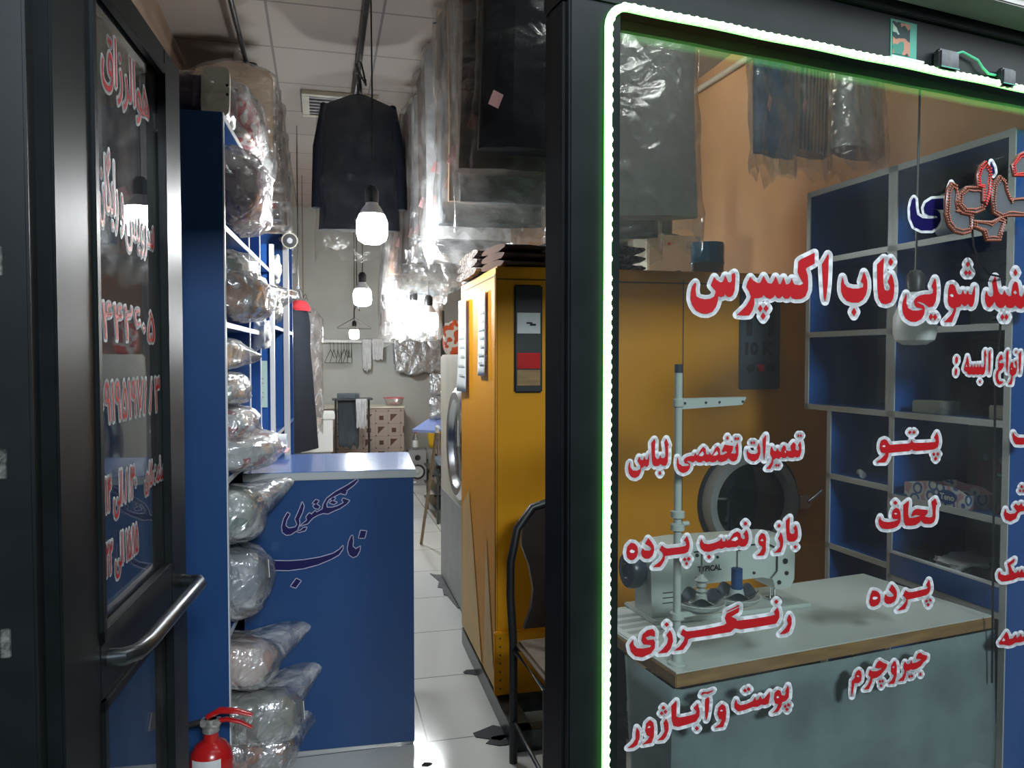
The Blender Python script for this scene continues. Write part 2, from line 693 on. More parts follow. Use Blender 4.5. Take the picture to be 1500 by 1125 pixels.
# LED strip round the glass ----------------------------------------------------------------
us = (fpix(889, 600, -.058) - FP0).dot(FU)
zs = fpix(1186, 66, -.058).z
t = thing('light_strip', 'glowing green white LED rope framing the shop window on two sides', 'light strip')
rr = .045
path = [(us, .12 + (zs - rr - .12) * k / 60) for k in range(61)]
path += [(us + rr - rr * math.cos(a), zs - rr + rr * math.sin(a)) for a in (math.pi / 2 * k / 6 for k in range(1, 7))]
path += [(us + rr + (1.88 - us - rr) * k / 60, zs - .0008 * math.sin(k * .7)) for k in range(1, 61)]
emit('strip_glow', (.2, 1, .17), 2.6)
emit('diode_glow', (.84, 1, .62), 1.5)
emit('diode_warm', (1, .92, .55), 1.5)
B().tube([FM @ V((u, -.058, z)) for u, z in path], .0082, 8).out('rope', 'strip_glow', t)
ln = [0]
for a, c in zip(path, path[1:]):
    ln.append(ln[-1] + math.hypot(c[0] - a[0], c[1] - a[1]))


def onpath(s):
    for k in range(len(ln) - 1):
        if ln[k + 1] >= s:
            f = (s - ln[k]) / (ln[k + 1] - ln[k])
            return path[k][0] + f * (path[k + 1][0] - path[k][0]), path[k][1] + f * (path[k + 1][1] - path[k][1])
    return path[-1]


proto = None
s = .46
k = 0
rest = B()
RR = random.Random(3)
while s < ln[-1] - .02:
    u, z = onpath(s)
    if RR.random() > .03:
        c = FM @ V((u, -.0625, z))
        if k < 100:
            if proto is None:
                bb = B()
                bb.ball((0, 0, 0), .0086, 8, (1, .6, 1))
                proto = bb.out('diode', 'diode_glow', t, loc=c)
            else:
                o = proto.copy()
                S.collection.objects.link(o)
                o.location = c
                o.material_slots[0].link = 'OBJECT'
                o.material_slots[0].material = MATS['diode_warm' if RR.random() < .16 else 'diode_glow']
            k += 1
        else:
            rest.ball(c, .0086, 8, (1, .6, 1))
    s += .0192 if z < 2.1 else .0212
rest.out('diode_row', 'diode_glow', t, kind='stuff')

# ================================================================== LETTERING
def conv(reg, pts):
    ox, oy, sc = reg
    return [(ox + x / sc, oy + y / sc) for x, y in pts]


def letters(name, label, cat, reg, polys, holes, plane_pt, plane_n, w, fill, edge, lift=.0006, group=None):
    """cut vinyl: polygons traced in the photo's pixels laid on the plane; w = edge width in pixels"""
    polys = [conv(reg, p) if len(reg) == 3 else p for p in polys]
    holes = [conv(reg, p) if len(reg) == 3 else p for p in holes]

    def P(q, k):
        return onplane(q[0], q[1], plane_pt - plane_n * (lift * k), plane_n)
    c = P(polys[0][0], 0)
    root = thing(name, label, cat, c, group=group)

    def inside(q, poly):
        r = False
        for (x0, y0), (x1, y1) in zip(poly, poly[1:] + poly[:1]):
            if (y0 > q[1]) != (y1 > q[1]) and q[0] < (x1 - x0) * (q[1] - y0) / (y1 - y0) + x0:
                r = not r
        return r

    def fillp(b, p, k, hs):
        rings = [[V((x, y, 0)) for x, y in p]] + [[V((x, y, 0)) for x, y in h] for h in hs]
        flat = [q for r in ([p] + hs) for q in r]
        vs = [b.bm.verts.new(P(q, k) - c) for q in flat]
        for tri in tessellate_polygon(rings):
            try:
                b.bm.faces.new([vs[i] for i in tri])
            except ValueError:
                pass
    eb, fb = B(), B()
    for p in polys:
        hs = [h for h in holes if inside(h[0], p)]
        fillp(eb, p, 0, [])
        fillp(fb, p, 1, hs)
        for (a, d) in zip(p, p[1:] + p[:1]):
            dx, dy = d[0] - a[0], d[1] - a[1]
            L = math.hypot(dx, dy)
            if L < 1e-6:
                continue
            nx, ny = -dy / L * w, dx / L * w
            eb.bm.faces.new([eb.bm.verts.new(P(q, 0) - c) for q in ((a[0] + nx, a[1] + ny), (d[0] + nx, d[1] + ny), (d[0] - nx, d[1] - ny), (a[0] - nx, a[1] - ny))])
            eb.bm.faces.new([eb.bm.verts.new(P((a[0] + w * math.cos(i * math.pi / 5), a[1] + w * math.sin(i * math.pi / 5)), 0) - c) for i in range(10)])
    eb.out('lettering_edge', edge, root, smooth=False, fix=False)
    fb.out('lettering_fill', fill, root, smooth=False, fix=False)
    return root


def dia(*cs):
    return [[(x, y - h), (x + w, y), (x, y + h), (x - w, y)] for x, y, w, h in cs]


R1, R2, R3 = (1000, 350, 9.375), (1140, 350, 7.5), (1310, 360, 7.8947)
r4, r5, r6, r7, r8 = (910, 600, 9.375), (1040, 600, 9.375), (905, 740, 9.375), (1020, 730, 9.375), (905, 860, 5.5556)
r9 = (905, 980, 5.769)
GP = FP0 - FN * .0042


def gl(what, reg, polys, holes=(), w=5.4):
    return letters('window_lettering', what, 'lettering', reg, list(polys), list(holes), GP, FN, w + .55, 'red_vinyl', 'white_vinyl')


sin = [(175, 595), (185, 620), (178, 700), (190, 790), (240, 815), (310, 828), (380, 820), (430, 790), (455, 720), (430, 690), (385, 640), (410, 570), (435, 520), (460, 560), (520, 595), (545, 590), (565, 555), (585, 500), (605, 540), (625, 590), (650, 600), (675, 570), (672, 490), (710, 460), (725, 500), (722, 600), (715, 700), (690, 770), (655, 800), (620, 795), (600, 780), (582, 755), (570, 785), (530, 800), (490, 790), (485, 850), (460, 930), (410, 1000), (340, 1030), (260, 1025), (180, 985), (130, 910), (105, 830), (108, 740), (125, 660), (150, 620)]
ksp = conv(R1, [(930, 520), (970, 570), (1030, 605), (1065, 600), (1085, 560), (1112, 505), (1140, 560), (1170, 605), (1220, 615), (1245, 580), (1275, 515), (1300, 560), (1320, 620), (1345, 620), (1360, 580), (1385, 525), (1405, 580), (1420, 625)]) + conv(R2, [(110, 495), (130, 480), (150, 430), (165, 480), (180, 500), (240, 508), (275, 490), (235, 420), (212, 365), (220, 250), (245, 225), (400, 150), (400, 270), (310, 320), (305, 340), (325, 400), (330, 480), (328, 560), (300, 630), (250, 660), (180, 662), (150, 650), (135, 625), (120, 650), (90, 660), (60, 645), (45, 625)]) + conv(R1, [(1340, 815), (1310, 815), (1280, 790), (1270, 770), (1250, 800), (1200, 825), (1150, 805), (1112, 770), (1090, 800), (1040, 815), (985, 815), (985, 900), (960, 980), (915, 1050), (830, 1055), (740, 1045), (790, 1000), (870, 920), (920, 840), (935, 790), (910, 720), (872, 660), (890, 590)])
alef = conv(R2, [(545, 165), (555, 180), (552, 330), (545, 500), (530, 620), (515, 690), (500, 640), (490, 500), (482, 350), (480, 275), (500, 245)])
gl('large red Persian word for express, white edged, topmost on the window glass', (1,), [conv(R1, sin), ksp, alef] + [conv(R1, p) for p in dia((1065, 955, 35, 50), (1145, 955, 36, 50), (1105, 1060, 37, 52))])
gl('large red Persian word for pure, two white edged letters before the cabinet divider', R2, [[(705, 415), (715, 440), (725, 490), (760, 530), (820, 545), (880, 545), (930, 530), (935, 490), (905, 470), (925, 410), (940, 360), (960, 400), (978, 460), (980, 540), (965, 610), (930, 670), (880, 700), (810, 700), (750, 680), (710, 635), (690, 570), (690, 490)],
    [(1160, 205), (1162, 230), (1155, 350), (1155, 480), (1170, 560), (1200, 570), (1225, 555), (1225, 520), (1200, 470), (1240, 380), (1265, 440), (1275, 500), (1275, 580), (1265, 650), (1235, 700), (1180, 718), (1130, 705), (1100, 650), (1090, 560), (1085, 400), (1085, 280)]] + dia((832, 803, 28, 50), (1236, 253, 29, 46)))
gl('large red Persian word for washing, white edged, in front of the unlit bulb', R3, [[(470, 375), (480, 400), (490, 470), (490, 560), (480, 640), (450, 700), (400, 712), (375, 690), (340, 665), (290, 648), (260, 650), (300, 670), (340, 690), (355, 730), (345, 800), (310, 850), (250, 882), (190, 878), (130, 840), (100, 780), (90, 700), (100, 640), (135, 550), (145, 580), (140, 660), (160, 720), (210, 748), (270, 750), (330, 735), (320, 725), (260, 715), (235, 690), (225, 645), (245, 605), (290, 575), (350, 562), (410, 562), (445, 545), (450, 510), (430, 465), (450, 420)],
    [(640, 450), (675, 440), (705, 470), (725, 540), (745, 565), (775, 560), (792, 510), (810, 555), (830, 560), (848, 515), (865, 560), (895, 565), (910, 520), (925, 465), (935, 480), (935, 560), (925, 650), (905, 700), (885, 710), (865, 690), (850, 668), (838, 690), (815, 700), (795, 690), (780, 672), (765, 700), (735, 712), (715, 715), (712, 760), (690, 820), (665, 885), (575, 885), (610, 850), (665, 790), (690, 730), (660, 715), (630, 690), (618, 640), (620, 560), (625, 500)]] + dia((424, 822, 26, 43), (471, 825, 25, 40), (849, 215, 22, 35), (828, 312, 24, 33), (871, 312, 22, 33)), [[(640, 570), (665, 555), (685, 570), (680, 592), (655, 590)]])
gl('red Persian word for white, cut off by the frame edge, below the rope light sign', R3, [[(1165, 355), (1175, 370), (1185, 430), (1200, 520), (1225, 560), (1250, 565), (1275, 510), (1295, 560), (1330, 585), (1355, 575), (1355, 530), (1370, 450), (1395, 410), (1425, 430), (1440, 500), (1445, 570), (1470, 590), (1490, 570), (1510, 500), (1530, 560), (1560, 575), (1600, 560), (1610, 490), (1625, 560), (1650, 560), (1665, 480), (1680, 600), (1665, 700), (1640, 720), (1600, 690), (1560, 715), (1500, 700), (1470, 730), (1440, 725), (1400, 690), (1375, 715), (1340, 722), (1300, 710), (1285, 685), (1260, 715), (1215, 720), (1180, 690), (1160, 645), (1140, 680), (1105, 715), (1070, 700), (1050, 640), (1050, 570), (1065, 520), (1085, 570), (1110, 590), (1140, 580), (1145, 540), (1140, 480), (1130, 425), (1150, 385)]] + dia((1402, 310, 23, 42), (1250, 825, 22, 38), (1296, 825, 22, 38)), [[(1375, 540), (1400, 515), (1420, 545), (1400, 565)]])
gl('small red Persian line for kinds of clothes, ending in a colon', (1380, 500, 12.5), [[(268, 275), (290, 300), (290, 370), (265, 415), (240, 380), (242, 305)], [(258, 490), (280, 530), (272, 590), (250, 630), (230, 600), (230, 530)],
    [(465, 260), (475, 300), (490, 380), (500, 465), (530, 465), (545, 410), (560, 470), (580, 470), (597, 410), (612, 470), (640, 470), (655, 405), (670, 470), (690, 470), (703, 400), (718, 470), (760, 470), (775, 400), (770, 260), (770, 200), (795, 150), (815, 260), (800, 280), (800, 400), (795, 520), (770, 600), (740, 615), (700, 600), (660, 615), (620, 600), (580, 615), (540, 600), (500, 612), (465, 600), (455, 560), (420, 550), (398, 510), (410, 450), (440, 360)],
    [(880, 155), (888, 180), (888, 350), (878, 520), (860, 615), (850, 500), (850, 300), (852, 215)],
    [(1080, 235), (1105, 270), (1115, 325), (1070, 345), (1040, 370), (1060, 400), (1120, 395), (1130, 420), (1120, 480), (1090, 520), (1040, 560), (1025, 620), (1030, 690), (1060, 730), (1115, 735), (1110, 765), (1060, 795), (1010, 770), (985, 710), (978, 630), (990, 560), (1030, 505), (1025, 450), (1030, 370), (1040, 300)],
    [(1205, 155), (1218, 190), (1215, 330), (1205, 500), (1190, 580), (1172, 450), (1170, 300), (1172, 210)],
    [(1275, 375), (1300, 400), (1310, 470), (1340, 490), (1360, 470), (1340, 420), (1330, 390), (1350, 340), (1370, 380), (1372, 500), (1355, 590), (1310, 625), (1290, 640), (1290, 700), (1275, 790), (1205, 785), (1240, 740), (1270, 660), (1270, 630), (1240, 590), (1238, 480), (1250, 420)],
    [(1440, 175), (1450, 220), (1445, 400), (1430, 560), (1420, 610), (1405, 450), (1402, 240)]] + dia((692, 738, 18, 33), (1352, 197, 13, 32)), [[(430, 465), (445, 410), (465, 465)], [(1258, 495), (1275, 485), (1285, 505), (1268, 520)]], 3.4)
gl('red Persian line for expert clothing repairs, white edged, over the dryer porthole', (1,), [conv(r4, [(105, 735), (120, 720), (125, 790), (160, 835), (215, 838), (260, 815), (262, 775), (222, 705), (245, 645), (270, 690), (300, 690), (318, 640), (335, 685), (360, 685), (383, 600), (385, 700), (380, 760), (355, 790), (330, 775), (320, 770), (300, 795), (275, 800), (270, 850), (245, 910), (195, 940), (140, 925), (105, 880), (95, 810)]),
    conv(r4, [(455, 400), (470, 430), (465, 520), (465, 640), (490, 680), (520, 670), (535, 620), (555, 665), (590, 665), (605, 640), (605, 540), (590, 450), (620, 395), (655, 490), (642, 500), (645, 620), (640, 720), (615, 770), (570, 770), (540, 745), (515, 775), (460, 780), (430, 750), (420, 680), (415, 560), (412, 460)]),
    conv(r4, [(770, 650), (785, 680), (790, 740), (840, 775), (900, 775), (935, 765), (920, 745), (870, 735), (858, 690), (890, 655), (950, 635), (1000, 635), (1015, 590), (1040, 630), (1060, 610), (1090, 550), (1130, 510), (1160, 540), (1165, 610), (1200, 620), (1215, 585), (1235, 625), (1260, 600), (1290, 530), (1325, 500), (1355, 540), (1360, 620)]) + conv(r5, [(180, 620), (240, 590), (215, 570), (175, 590), (165, 560), (200, 480), (250, 490), (300, 495), (320, 500), (310, 560), (290, 600), (345, 605), (360, 585), (345, 520), (380, 450), (392, 520), (390, 620), (370, 690), (330, 715), (290, 705), (255, 665), (225, 700), (170, 720), (125, 715), (100, 690), (80, 715), (30, 725)]) + conv(r4, [(1215, 710), (1170, 725), (1130, 700), (1100, 725), (1060, 725), (1020, 700), (990, 730), (950, 710), (900, 705), (910, 715), (945, 745), (945, 800), (910, 850), (850, 872), (800, 850), (770, 800), (762, 730)]),
    conv(r5, [(510, 540), (525, 580), (560, 605), (620, 610), (655, 590), (660, 560), (645, 530), (670, 460), (690, 520), (692, 600), (670, 670), (620, 710), (570, 708), (520, 670), (502, 600)]),
    conv(r5, [(768, 345), (772, 400), (765, 520), (755, 640), (742, 700), (730, 600), (722, 480), (722, 410)]),
    conv(r5, [(845, 500), (875, 560), (900, 575), (930, 525), (945, 570), (975, 580), (985, 530), (1010, 490), (1040, 505), (1050, 560), (1090, 570), (1115, 560), (1105, 500), (1145, 445), (1180, 475), (1175, 540), (1190, 560), (1220, 560), (1225, 520), (1210, 490), (1240, 430), (1255, 490), (1255, 580), (1235, 645), (1195, 660), (1170, 645), (1140, 665), (1090, 660), (1060, 640), (1040, 665), (1000, 665), (975, 650), (950, 680), (910, 665), (890, 680), (870, 690), (865, 740), (845, 790), (830, 815), (770, 815), (810, 770), (845, 720), (855, 670), (825, 610), (830, 550)])]
    + [conv(r4, p) for p in dia((531, 872, 22, 32))] + [conv(r5, p) for p in dia((240, 392, 18, 33), (353, 400, 18, 25), (386, 400, 18, 25), (571, 456, 18, 22), (605, 456, 17, 22), (1216, 358, 16, 23), (1249, 358, 16, 23), (909, 765, 19, 25), (941, 765, 17, 25))],
    [conv(r4, [(1060, 635), (1085, 600), (1120, 570), (1140, 610), (1110, 640)]), conv(r4, [(1255, 632), (1280, 600), (1315, 565), (1335, 605), (1300, 632)]), conv(r5, [(1025, 575), (1035, 555), (1048, 580), (1035, 600)])], 4.4)
gl('red Persian line for curtain fitting, white edged, over the sewing machine arm', (1,), [conv(r6, [(180, 515), (230, 525), (270, 570), (280, 640), (260, 710), (220, 750), (170, 755), (130, 720), (115, 650), (130, 570)]), conv(r6, [(415, 450), (460, 500), (495, 560), (500, 620), (480, 690), (430, 735), (370, 735), (330, 700), (320, 640), (340, 590), (370, 620), (430, 625), (460, 605), (440, 570), (375, 530), (395, 490)]),
    conv(r6, [(605, 550), (640, 580), (680, 595), (760, 585), (850, 575), (920, 560), (940, 545), (930, 500), (905, 485), (930, 450), (950, 420), (970, 470), (985, 520), (985, 580), (965, 640), (920, 665), (840, 675), (750, 685), (650, 700), (640, 760), (610, 810), (580, 850), (480, 855), (530, 810), (590, 760), (625, 700), (610, 650), (570, 615), (590, 575)]),
    conv(r7, [(70, 550), (85, 590), (110, 620), (170, 630), (250, 610), (320, 580), (345, 540), (360, 590), (395, 590), (410, 545), (425, 580), (460, 560), (510, 480), (560, 455), (605, 480), (615, 540), (640, 560), (665, 555), (665, 520), (645, 490), (690, 430), (715, 490), (720, 560), (705, 620), (670, 660), (620, 665), (580, 645), (550, 670), (490, 670), (440, 680), (400, 670), (350, 695), (300, 690), (250, 710), (180, 735), (110, 730), (60, 690), (45, 620)]),
    conv(r7, [(895, 475), (940, 490), (960, 550), (955, 640), (955, 720), (930, 785), (820, 790), (870, 750), (905, 690), (900, 660), (870, 645), (850, 600), (855, 530)]),
    conv(r7, [(1160, 465), (1185, 520), (1195, 580), (1190, 650), (1160, 740), (1060, 750), (1100, 720), (1150, 660), (1150, 610), (1120, 550)]),
    conv(r7, [(1285, 255), (1285, 300), (1280, 400), (1285, 470), (1310, 490), (1345, 480), (1350, 440), (1330, 410), (1370, 360), (1390, 420), (1398, 500), (1385, 560), (1340, 595), (1280, 595), (1245, 570), (1235, 480), (1230, 380), (1230, 305)])]
    + [conv(r6, p) for p in dia((918, 745, 26, 30), (974, 739, 27, 30), (945, 802, 25, 28))] + [conv(r7, p) for p in dia((675, 347, 30, 33), (175, 804, 29, 34), (1136, 377, 25, 32), (1359, 667, 26, 28))],
    [conv(r6, [(160, 630), (190, 605), (235, 630), (220, 655), (180, 655)]), conv(r7, [(475, 580), (510, 540), (560, 525), (575, 560), (540, 585)]), conv(r7, [(875, 580), (905, 555), (925, 580), (905, 590)])], 4.6)
gl('red Persian word for dyeing with long drawn strokes, white edged, over the table edge', r8, [[(285, 340), (303, 365), (303, 405), (265, 395), (228, 410), (240, 430), (290, 425), (305, 450), (300, 500), (270, 540), (200, 572), (140, 562), (105, 525), (93, 470), (125, 425), (130, 470), (155, 497), (205, 500), (265, 488), (270, 472), (210, 468), (190, 435), (200, 385), (240, 350)],
    [(425, 350), (445, 390), (450, 440), (430, 500), (400, 535), (325, 540), (365, 505), (400, 460), (410, 420), (395, 390)],
    [(530, 340), (560, 360), (620, 355), (740, 335), (860, 310), (885, 295), (870, 250), (885, 215), (990, 165), (985, 205), (925, 240), (965, 260), (970, 275), (1000, 270), (1120, 255), (1240, 235), (1280, 225), (1270, 200), (1300, 165), (1315, 205), (1315, 250), (1290, 295), (1250, 305), (1130, 325), (1000, 345), (950, 335), (920, 365), (860, 375), (740, 395), (600, 415), (575, 425), (565, 460), (530, 510), (455, 520), (505, 480), (535, 440), (545, 410), (510, 385), (520, 360)],
    [(895, 190), (985, 145), (990, 150), (985, 160), (880, 205)], [(1395, 220), (1415, 255), (1415, 300), (1395, 360), (1365, 380), (1315, 385), (1360, 340), (1385, 300), (1375, 265)]] + dia((398, 305, 20, 20), (1290, 119, 18, 19)), (), 4.8)
gl('red Persian line for leather and lampshades, lowest on the grey table skirt', r9, [[(160, 490), (185, 530), (185, 580), (165, 640), (130, 665), (80, 670), (125, 630), (150, 590), (150, 545)], [(270, 430), (300, 450), (308, 500), (305, 570), (285, 625), (205, 640), (250, 600), (270, 570), (245, 560), (230, 520), (240, 460)],
    [(410, 420), (428, 460), (430, 510), (410, 570), (385, 600), (330, 605), (370, 570), (395, 530), (390, 480), (385, 455)],
    [(495, 265), (498, 300), (495, 400), (520, 410), (600, 395), (655, 380), (665, 360), (640, 330), (675, 290), (692, 350), (690, 400), (660, 445), (600, 465), (510, 490), (470, 480), (455, 430), (452, 340), (452, 310)],
    [(770, 235), (775, 270), (770, 340), (755, 420), (745, 435), (738, 380), (735, 290), (740, 255)], [(700, 225), (715, 195), (755, 195), (810, 175), (800, 190), (765, 210), (730, 210)],
    [(880, 295), (910, 315), (918, 370), (912, 430), (890, 490), (815, 500), (860, 465), (880, 430), (855, 420), (840, 380), (850, 325)],
    [(1000, 255), (1010, 290), (1035, 305), (1090, 295), (1140, 270), (1160, 235), (1170, 265), (1190, 255), (1205, 225), (1218, 255), (1240, 245), (1285, 190), (1285, 240), (1275, 290), (1245, 305), (1215, 300), (1180, 320), (1140, 320), (1080, 345), (1020, 360), (985, 330), (985, 290)],
    [(1350, 175), (1375, 185), (1385, 220), (1410, 225), (1420, 200), (1415, 185), (1440, 135), (1448, 180), (1445, 240), (1420, 270), (1390, 280), (1380, 320), (1355, 360), (1300, 375), (1335, 345), (1355, 300), (1330, 290), (1318, 250), (1325, 200)]]
    + dia((385, 328, 17, 18), (371, 375, 17, 17), (403, 361, 17, 17), (668, 502, 18, 20), (1075, 182, 17, 18), (1105, 170, 16, 18), (1415, 316, 15, 16), (1443, 304, 15, 16), (1430, 342, 15, 17)), [[(250, 495), (265, 480), (278, 492), (262, 500)], [(862, 352), (875, 342), (890, 352), (872, 360)], [(1338, 240), (1352, 225), (1365, 240), (1350, 248)]], 4.4)
gl('red Persian word for blanket, topmost of the short words before the cabinet', (1270, 610, 12.5), [[(320, 415), (370, 440), (400, 500), (425, 520), (600, 505), (760, 495), (800, 470), (818, 420), (840, 470), (880, 485), (1100, 480), (1250, 465), (1260, 430), (1225, 385), (1280, 290), (1310, 370), (1320, 470), (1300, 560), (1230, 605), (1080, 620), (900, 635), (850, 625), (820, 600), (780, 635), (600, 650), (400, 670), (390, 740), (360, 800), (330, 845), (165, 845), (250, 780), (340, 690), (330, 672), (260, 660), (235, 600), (235, 510), (260, 440)]] + dia((784, 292, 31, 38), (862, 290, 31, 37), (1222, 692, 29, 37), (1298, 687, 27, 35), (1257, 775, 34, 40)), [[(270, 550), (310, 522), (345, 540), (320, 562)]], 4.2)
gl('red Persian word for quilt, white edged, below the tissue box', (1275, 710, 12.5), [[(470, 425), (520, 440), (550, 500), (555, 600), (545, 690), (500, 760), (420, 800), (300, 815), (210, 800), (160, 740), (148, 660), (180, 580), (195, 640), (240, 675), (330, 685), (440, 670), (510, 640), (490, 630), (420, 630), (388, 580), (400, 500), (425, 450)],
    [(700, 290), (705, 340), (695, 450), (695, 560), (710, 610), (790, 605), (880, 580), (910, 565), (830, 555), (760, 580), (750, 560), (780, 480), (840, 440), (930, 450), (1050, 465), (1050, 510), (1020, 560), (990, 580), (1080, 600), (1130, 590), (1140, 530), (1130, 400), (1115, 315), (1190, 250), (1230, 365), (1205, 370), (1195, 480), (1195, 600), (1170, 680), (1110, 720), (1000, 720), (950, 690), (925, 655), (890, 700), (830, 740), (720, 755), (640, 745), (610, 680), (605, 560), (600, 420), (605, 365)]] + dia((458, 332, 42, 42)), [[(430, 530), (460, 515), (495, 530), (470, 548)]], 4.4)
gl('red Persian word for curtain, white edged, before the blue cabinet drawer', (1260, 830, 12.5), [[(220, 435), (290, 440), (350, 480), (375, 550), (370, 630), (330, 700), (250, 735), (190, 720), (165, 650), (180, 540)], [(580, 325), (640, 390), (670, 460), (672, 550), (640, 630), (570, 680), (500, 685), (450, 650), (440, 580), (465, 500), (500, 545), (560, 555), (615, 540), (600, 500), (525, 430)],
    [(830, 430), (880, 465), (960, 465), (1100, 430), (1220, 405), (1240, 385), (1205, 335), (1260, 235), (1285, 320), (1290, 400), (1270, 470), (1220, 520), (1100, 555), (960, 585), (870, 605), (865, 680), (820, 780), (670, 810), (760, 730), (835, 640), (845, 600), (820, 560), (780, 530)]] + dia((1215, 630, 30, 30), (1284, 615, 26, 30), (1245, 697, 33, 37)), [[(225, 575), (250, 548), (310, 555), (325, 575), (290, 600), (240, 605)]], 4.2)
gl('red Persian words for suede and leather, lowest of the short words on the table skirt', (1235, 940, 11.364), [[(265, 465), (300, 500), (310, 570), (300, 650), (260, 690), (190, 690), (180, 760), (160, 860), (145, 920), (135, 850), (140, 740), (145, 650), (195, 600), (195, 560), (220, 500)],
    [(450, 460), (480, 490), (560, 490), (630, 460), (640, 440), (590, 425), (540, 440), (530, 430), (570, 340), (610, 310), (670, 350), (735, 375), (725, 430), (680, 490), (620, 560), (560, 600), (490, 615), (475, 690), (430, 790), (340, 800), (410, 720), (450, 640), (455, 590), (420, 560), (430, 500)],
    [(850, 315), (885, 350), (895, 430), (890, 560), (870, 650), (850, 700), (745, 705), (810, 640), (850, 560), (820, 545), (795, 500), (800, 400)],
    [(1030, 330), (1060, 370), (1110, 365), (1140, 300), (1155, 360), (1220, 345), (1300, 300), (1270, 285), (1225, 290), (1215, 270), (1240, 200), (1290, 180), (1330, 215), (1400, 230), (1390, 300), (1340, 340), (1300, 400), (1230, 450), (1160, 470), (1130, 455), (1100, 480), (1050, 490), (1045, 560), (1010, 650), (910, 660), (980, 590), (1020, 520), (1020, 480), (1000, 430), (1010, 370)]]
    + dia((615, 662, 23, 28), (659, 657, 21, 28), (632, 735, 22, 30), (1105, 580, 23, 30), (1145, 572, 21, 28), (1287, 540, 22, 35)), [[(220, 570), (245, 555), (275, 580), (240, 590)], [(545, 435), (590, 425), (630, 440), (580, 445)], [(818, 425), (840, 405), (860, 425), (840, 440)]], 4.0)
q1, q2 = (1440, 600, 6.25), (1440, 790, 6.25)
gl('red Persian word end cut by the frame edge, upper one on the blue cabinet end', q1, [[(275, 205), (290, 235), (320, 255), (375, 258), (420, 255), (450, 240), (440, 200), (470, 170), (480, 230), (470, 280), (420, 310), (350, 322), (300, 318), (275, 280), (268, 240)]], (), 4)
gl('red Persian word end with three dots cut by the frame edge, beside the black cone', q1, [[(205, 905), (215, 940), (245, 955), (290, 950), (310, 930), (290, 905), (280, 885), (300, 860), (320, 880), (340, 870), (350, 850), (365, 885), (400, 870), (420, 840), (430, 880), (420, 930), (380, 925), (340, 935), (320, 950), (300, 1000), (250, 1025), (205, 1005), (188, 960)]] + dia((355, 706, 13, 16), (340, 744, 12, 15), (372, 743, 12, 15)), (), 4)
gl('red Persian word end with a slanted stroke, cut by the frame edge beside the drawer', q2, [[(150, 290), (165, 320), (200, 330), (240, 320), (235, 270), (220, 225), (290, 175), (285, 210), (250, 235), (265, 280), (290, 310), (310, 300), (320, 280), (335, 305), (355, 270), (370, 305), (420, 290), (440, 330), (400, 345), (360, 350), (320, 350), (280, 370), (220, 385), (170, 388), (140, 360), (135, 320)]], (), 4)
gl('red Persian word end with a closed loop, cut by the frame edge below the drawer', q2, [[(215, 845), (235, 880), (240, 915), (275, 905), (300, 870), (310, 905), (335, 885), (345, 860), (360, 895), (420, 870), (430, 920), (380, 930), (340, 945), (300, 945), (270, 965), (230, 975), (190, 965), (150, 965), (145, 945), (185, 890)]], [[(172, 925), (190, 900), (205, 925), (185, 935)]], 4)
r16 = (1320, 220, 8.0333)
letters('window_lettering', 'dark blue white edged Persian letters on the glass behind the rope light sign', 'lettering', r16, [[(150, 555), (170, 580), (175, 680), (190, 760), (250, 800), (340, 805), (430, 795), (420, 775), (330, 770), (275, 740), (265, 680), (290, 620), (360, 575), (500, 565), (500, 700), (440, 700), (350, 685), (420, 700), (460, 740), (470, 820), (430, 900), (360, 945), (240, 945), (150, 900), (110, 800), (105, 680), (125, 590)], [(590, 375), (620, 440), (630, 600), (610, 700), (560, 690), (560, 450)], [(1060, 130), (1095, 200), (1105, 260), (1080, 300), (1040, 200)]], [], GP, FN, 3.9, 'navy_vinyl', 'white_vinyl')

# rope-light letters hung on the glass ------------------------------------------------------
mat('acrylic_grey', (.14, .155, .16), .4)
mat('bead_copper', (.42, .13, .07), .3)
mat('bead_red', (.75, .03, .02), .3)
mat('bead_dark', (.16, .05, .03), .3)
SP = FP0 - FN * .03
t = thing('rope_light_sign', 'unlit Persian rope light letters with copper and red beads on the window glass', 'sign', onplane(1430, 290, SP, FN))
shapes = [('bead_copper', [(590, 390), (640, 420), (650, 520), (640, 600), (650, 680), (700, 740), (830, 770), (830, 900), (800, 960), (720, 985), (620, 960), (550, 880), (520, 760), (530, 600), (545, 460)]),
          ('bead_copper', [(760, 440), (900, 440), (980, 470), (990, 600), (960, 700), (870, 740), (740, 720), (670, 640), (680, 520)]),
          ('bead_red', [(980, 140), (1040, 220), (1050, 330), (1040, 500), (990, 640), (960, 600), (960, 440), (900, 420), (890, 300), (930, 190)]),
          ('bead_copper', [(1150, 310), (1210, 360), (1230, 470), (1270, 580), (1446, 570), (1700, 600), (1700, 760), (1446, 770), (1250, 770), (1160, 790), (1080, 740), (1060, 600), (1080, 400)]),
          ('bead_copper', [(1160, 800), (1215, 830), (1180, 960), (1150, 1060), (1000, 1060), (960, 950), (850, 900), (850, 840), (1060, 850)]),
          ('bead_red', [(1380, 60), (1500, 0), (1600, 50), (1600, 250), (1500, 300), (1320, 300), (1300, 180)])]
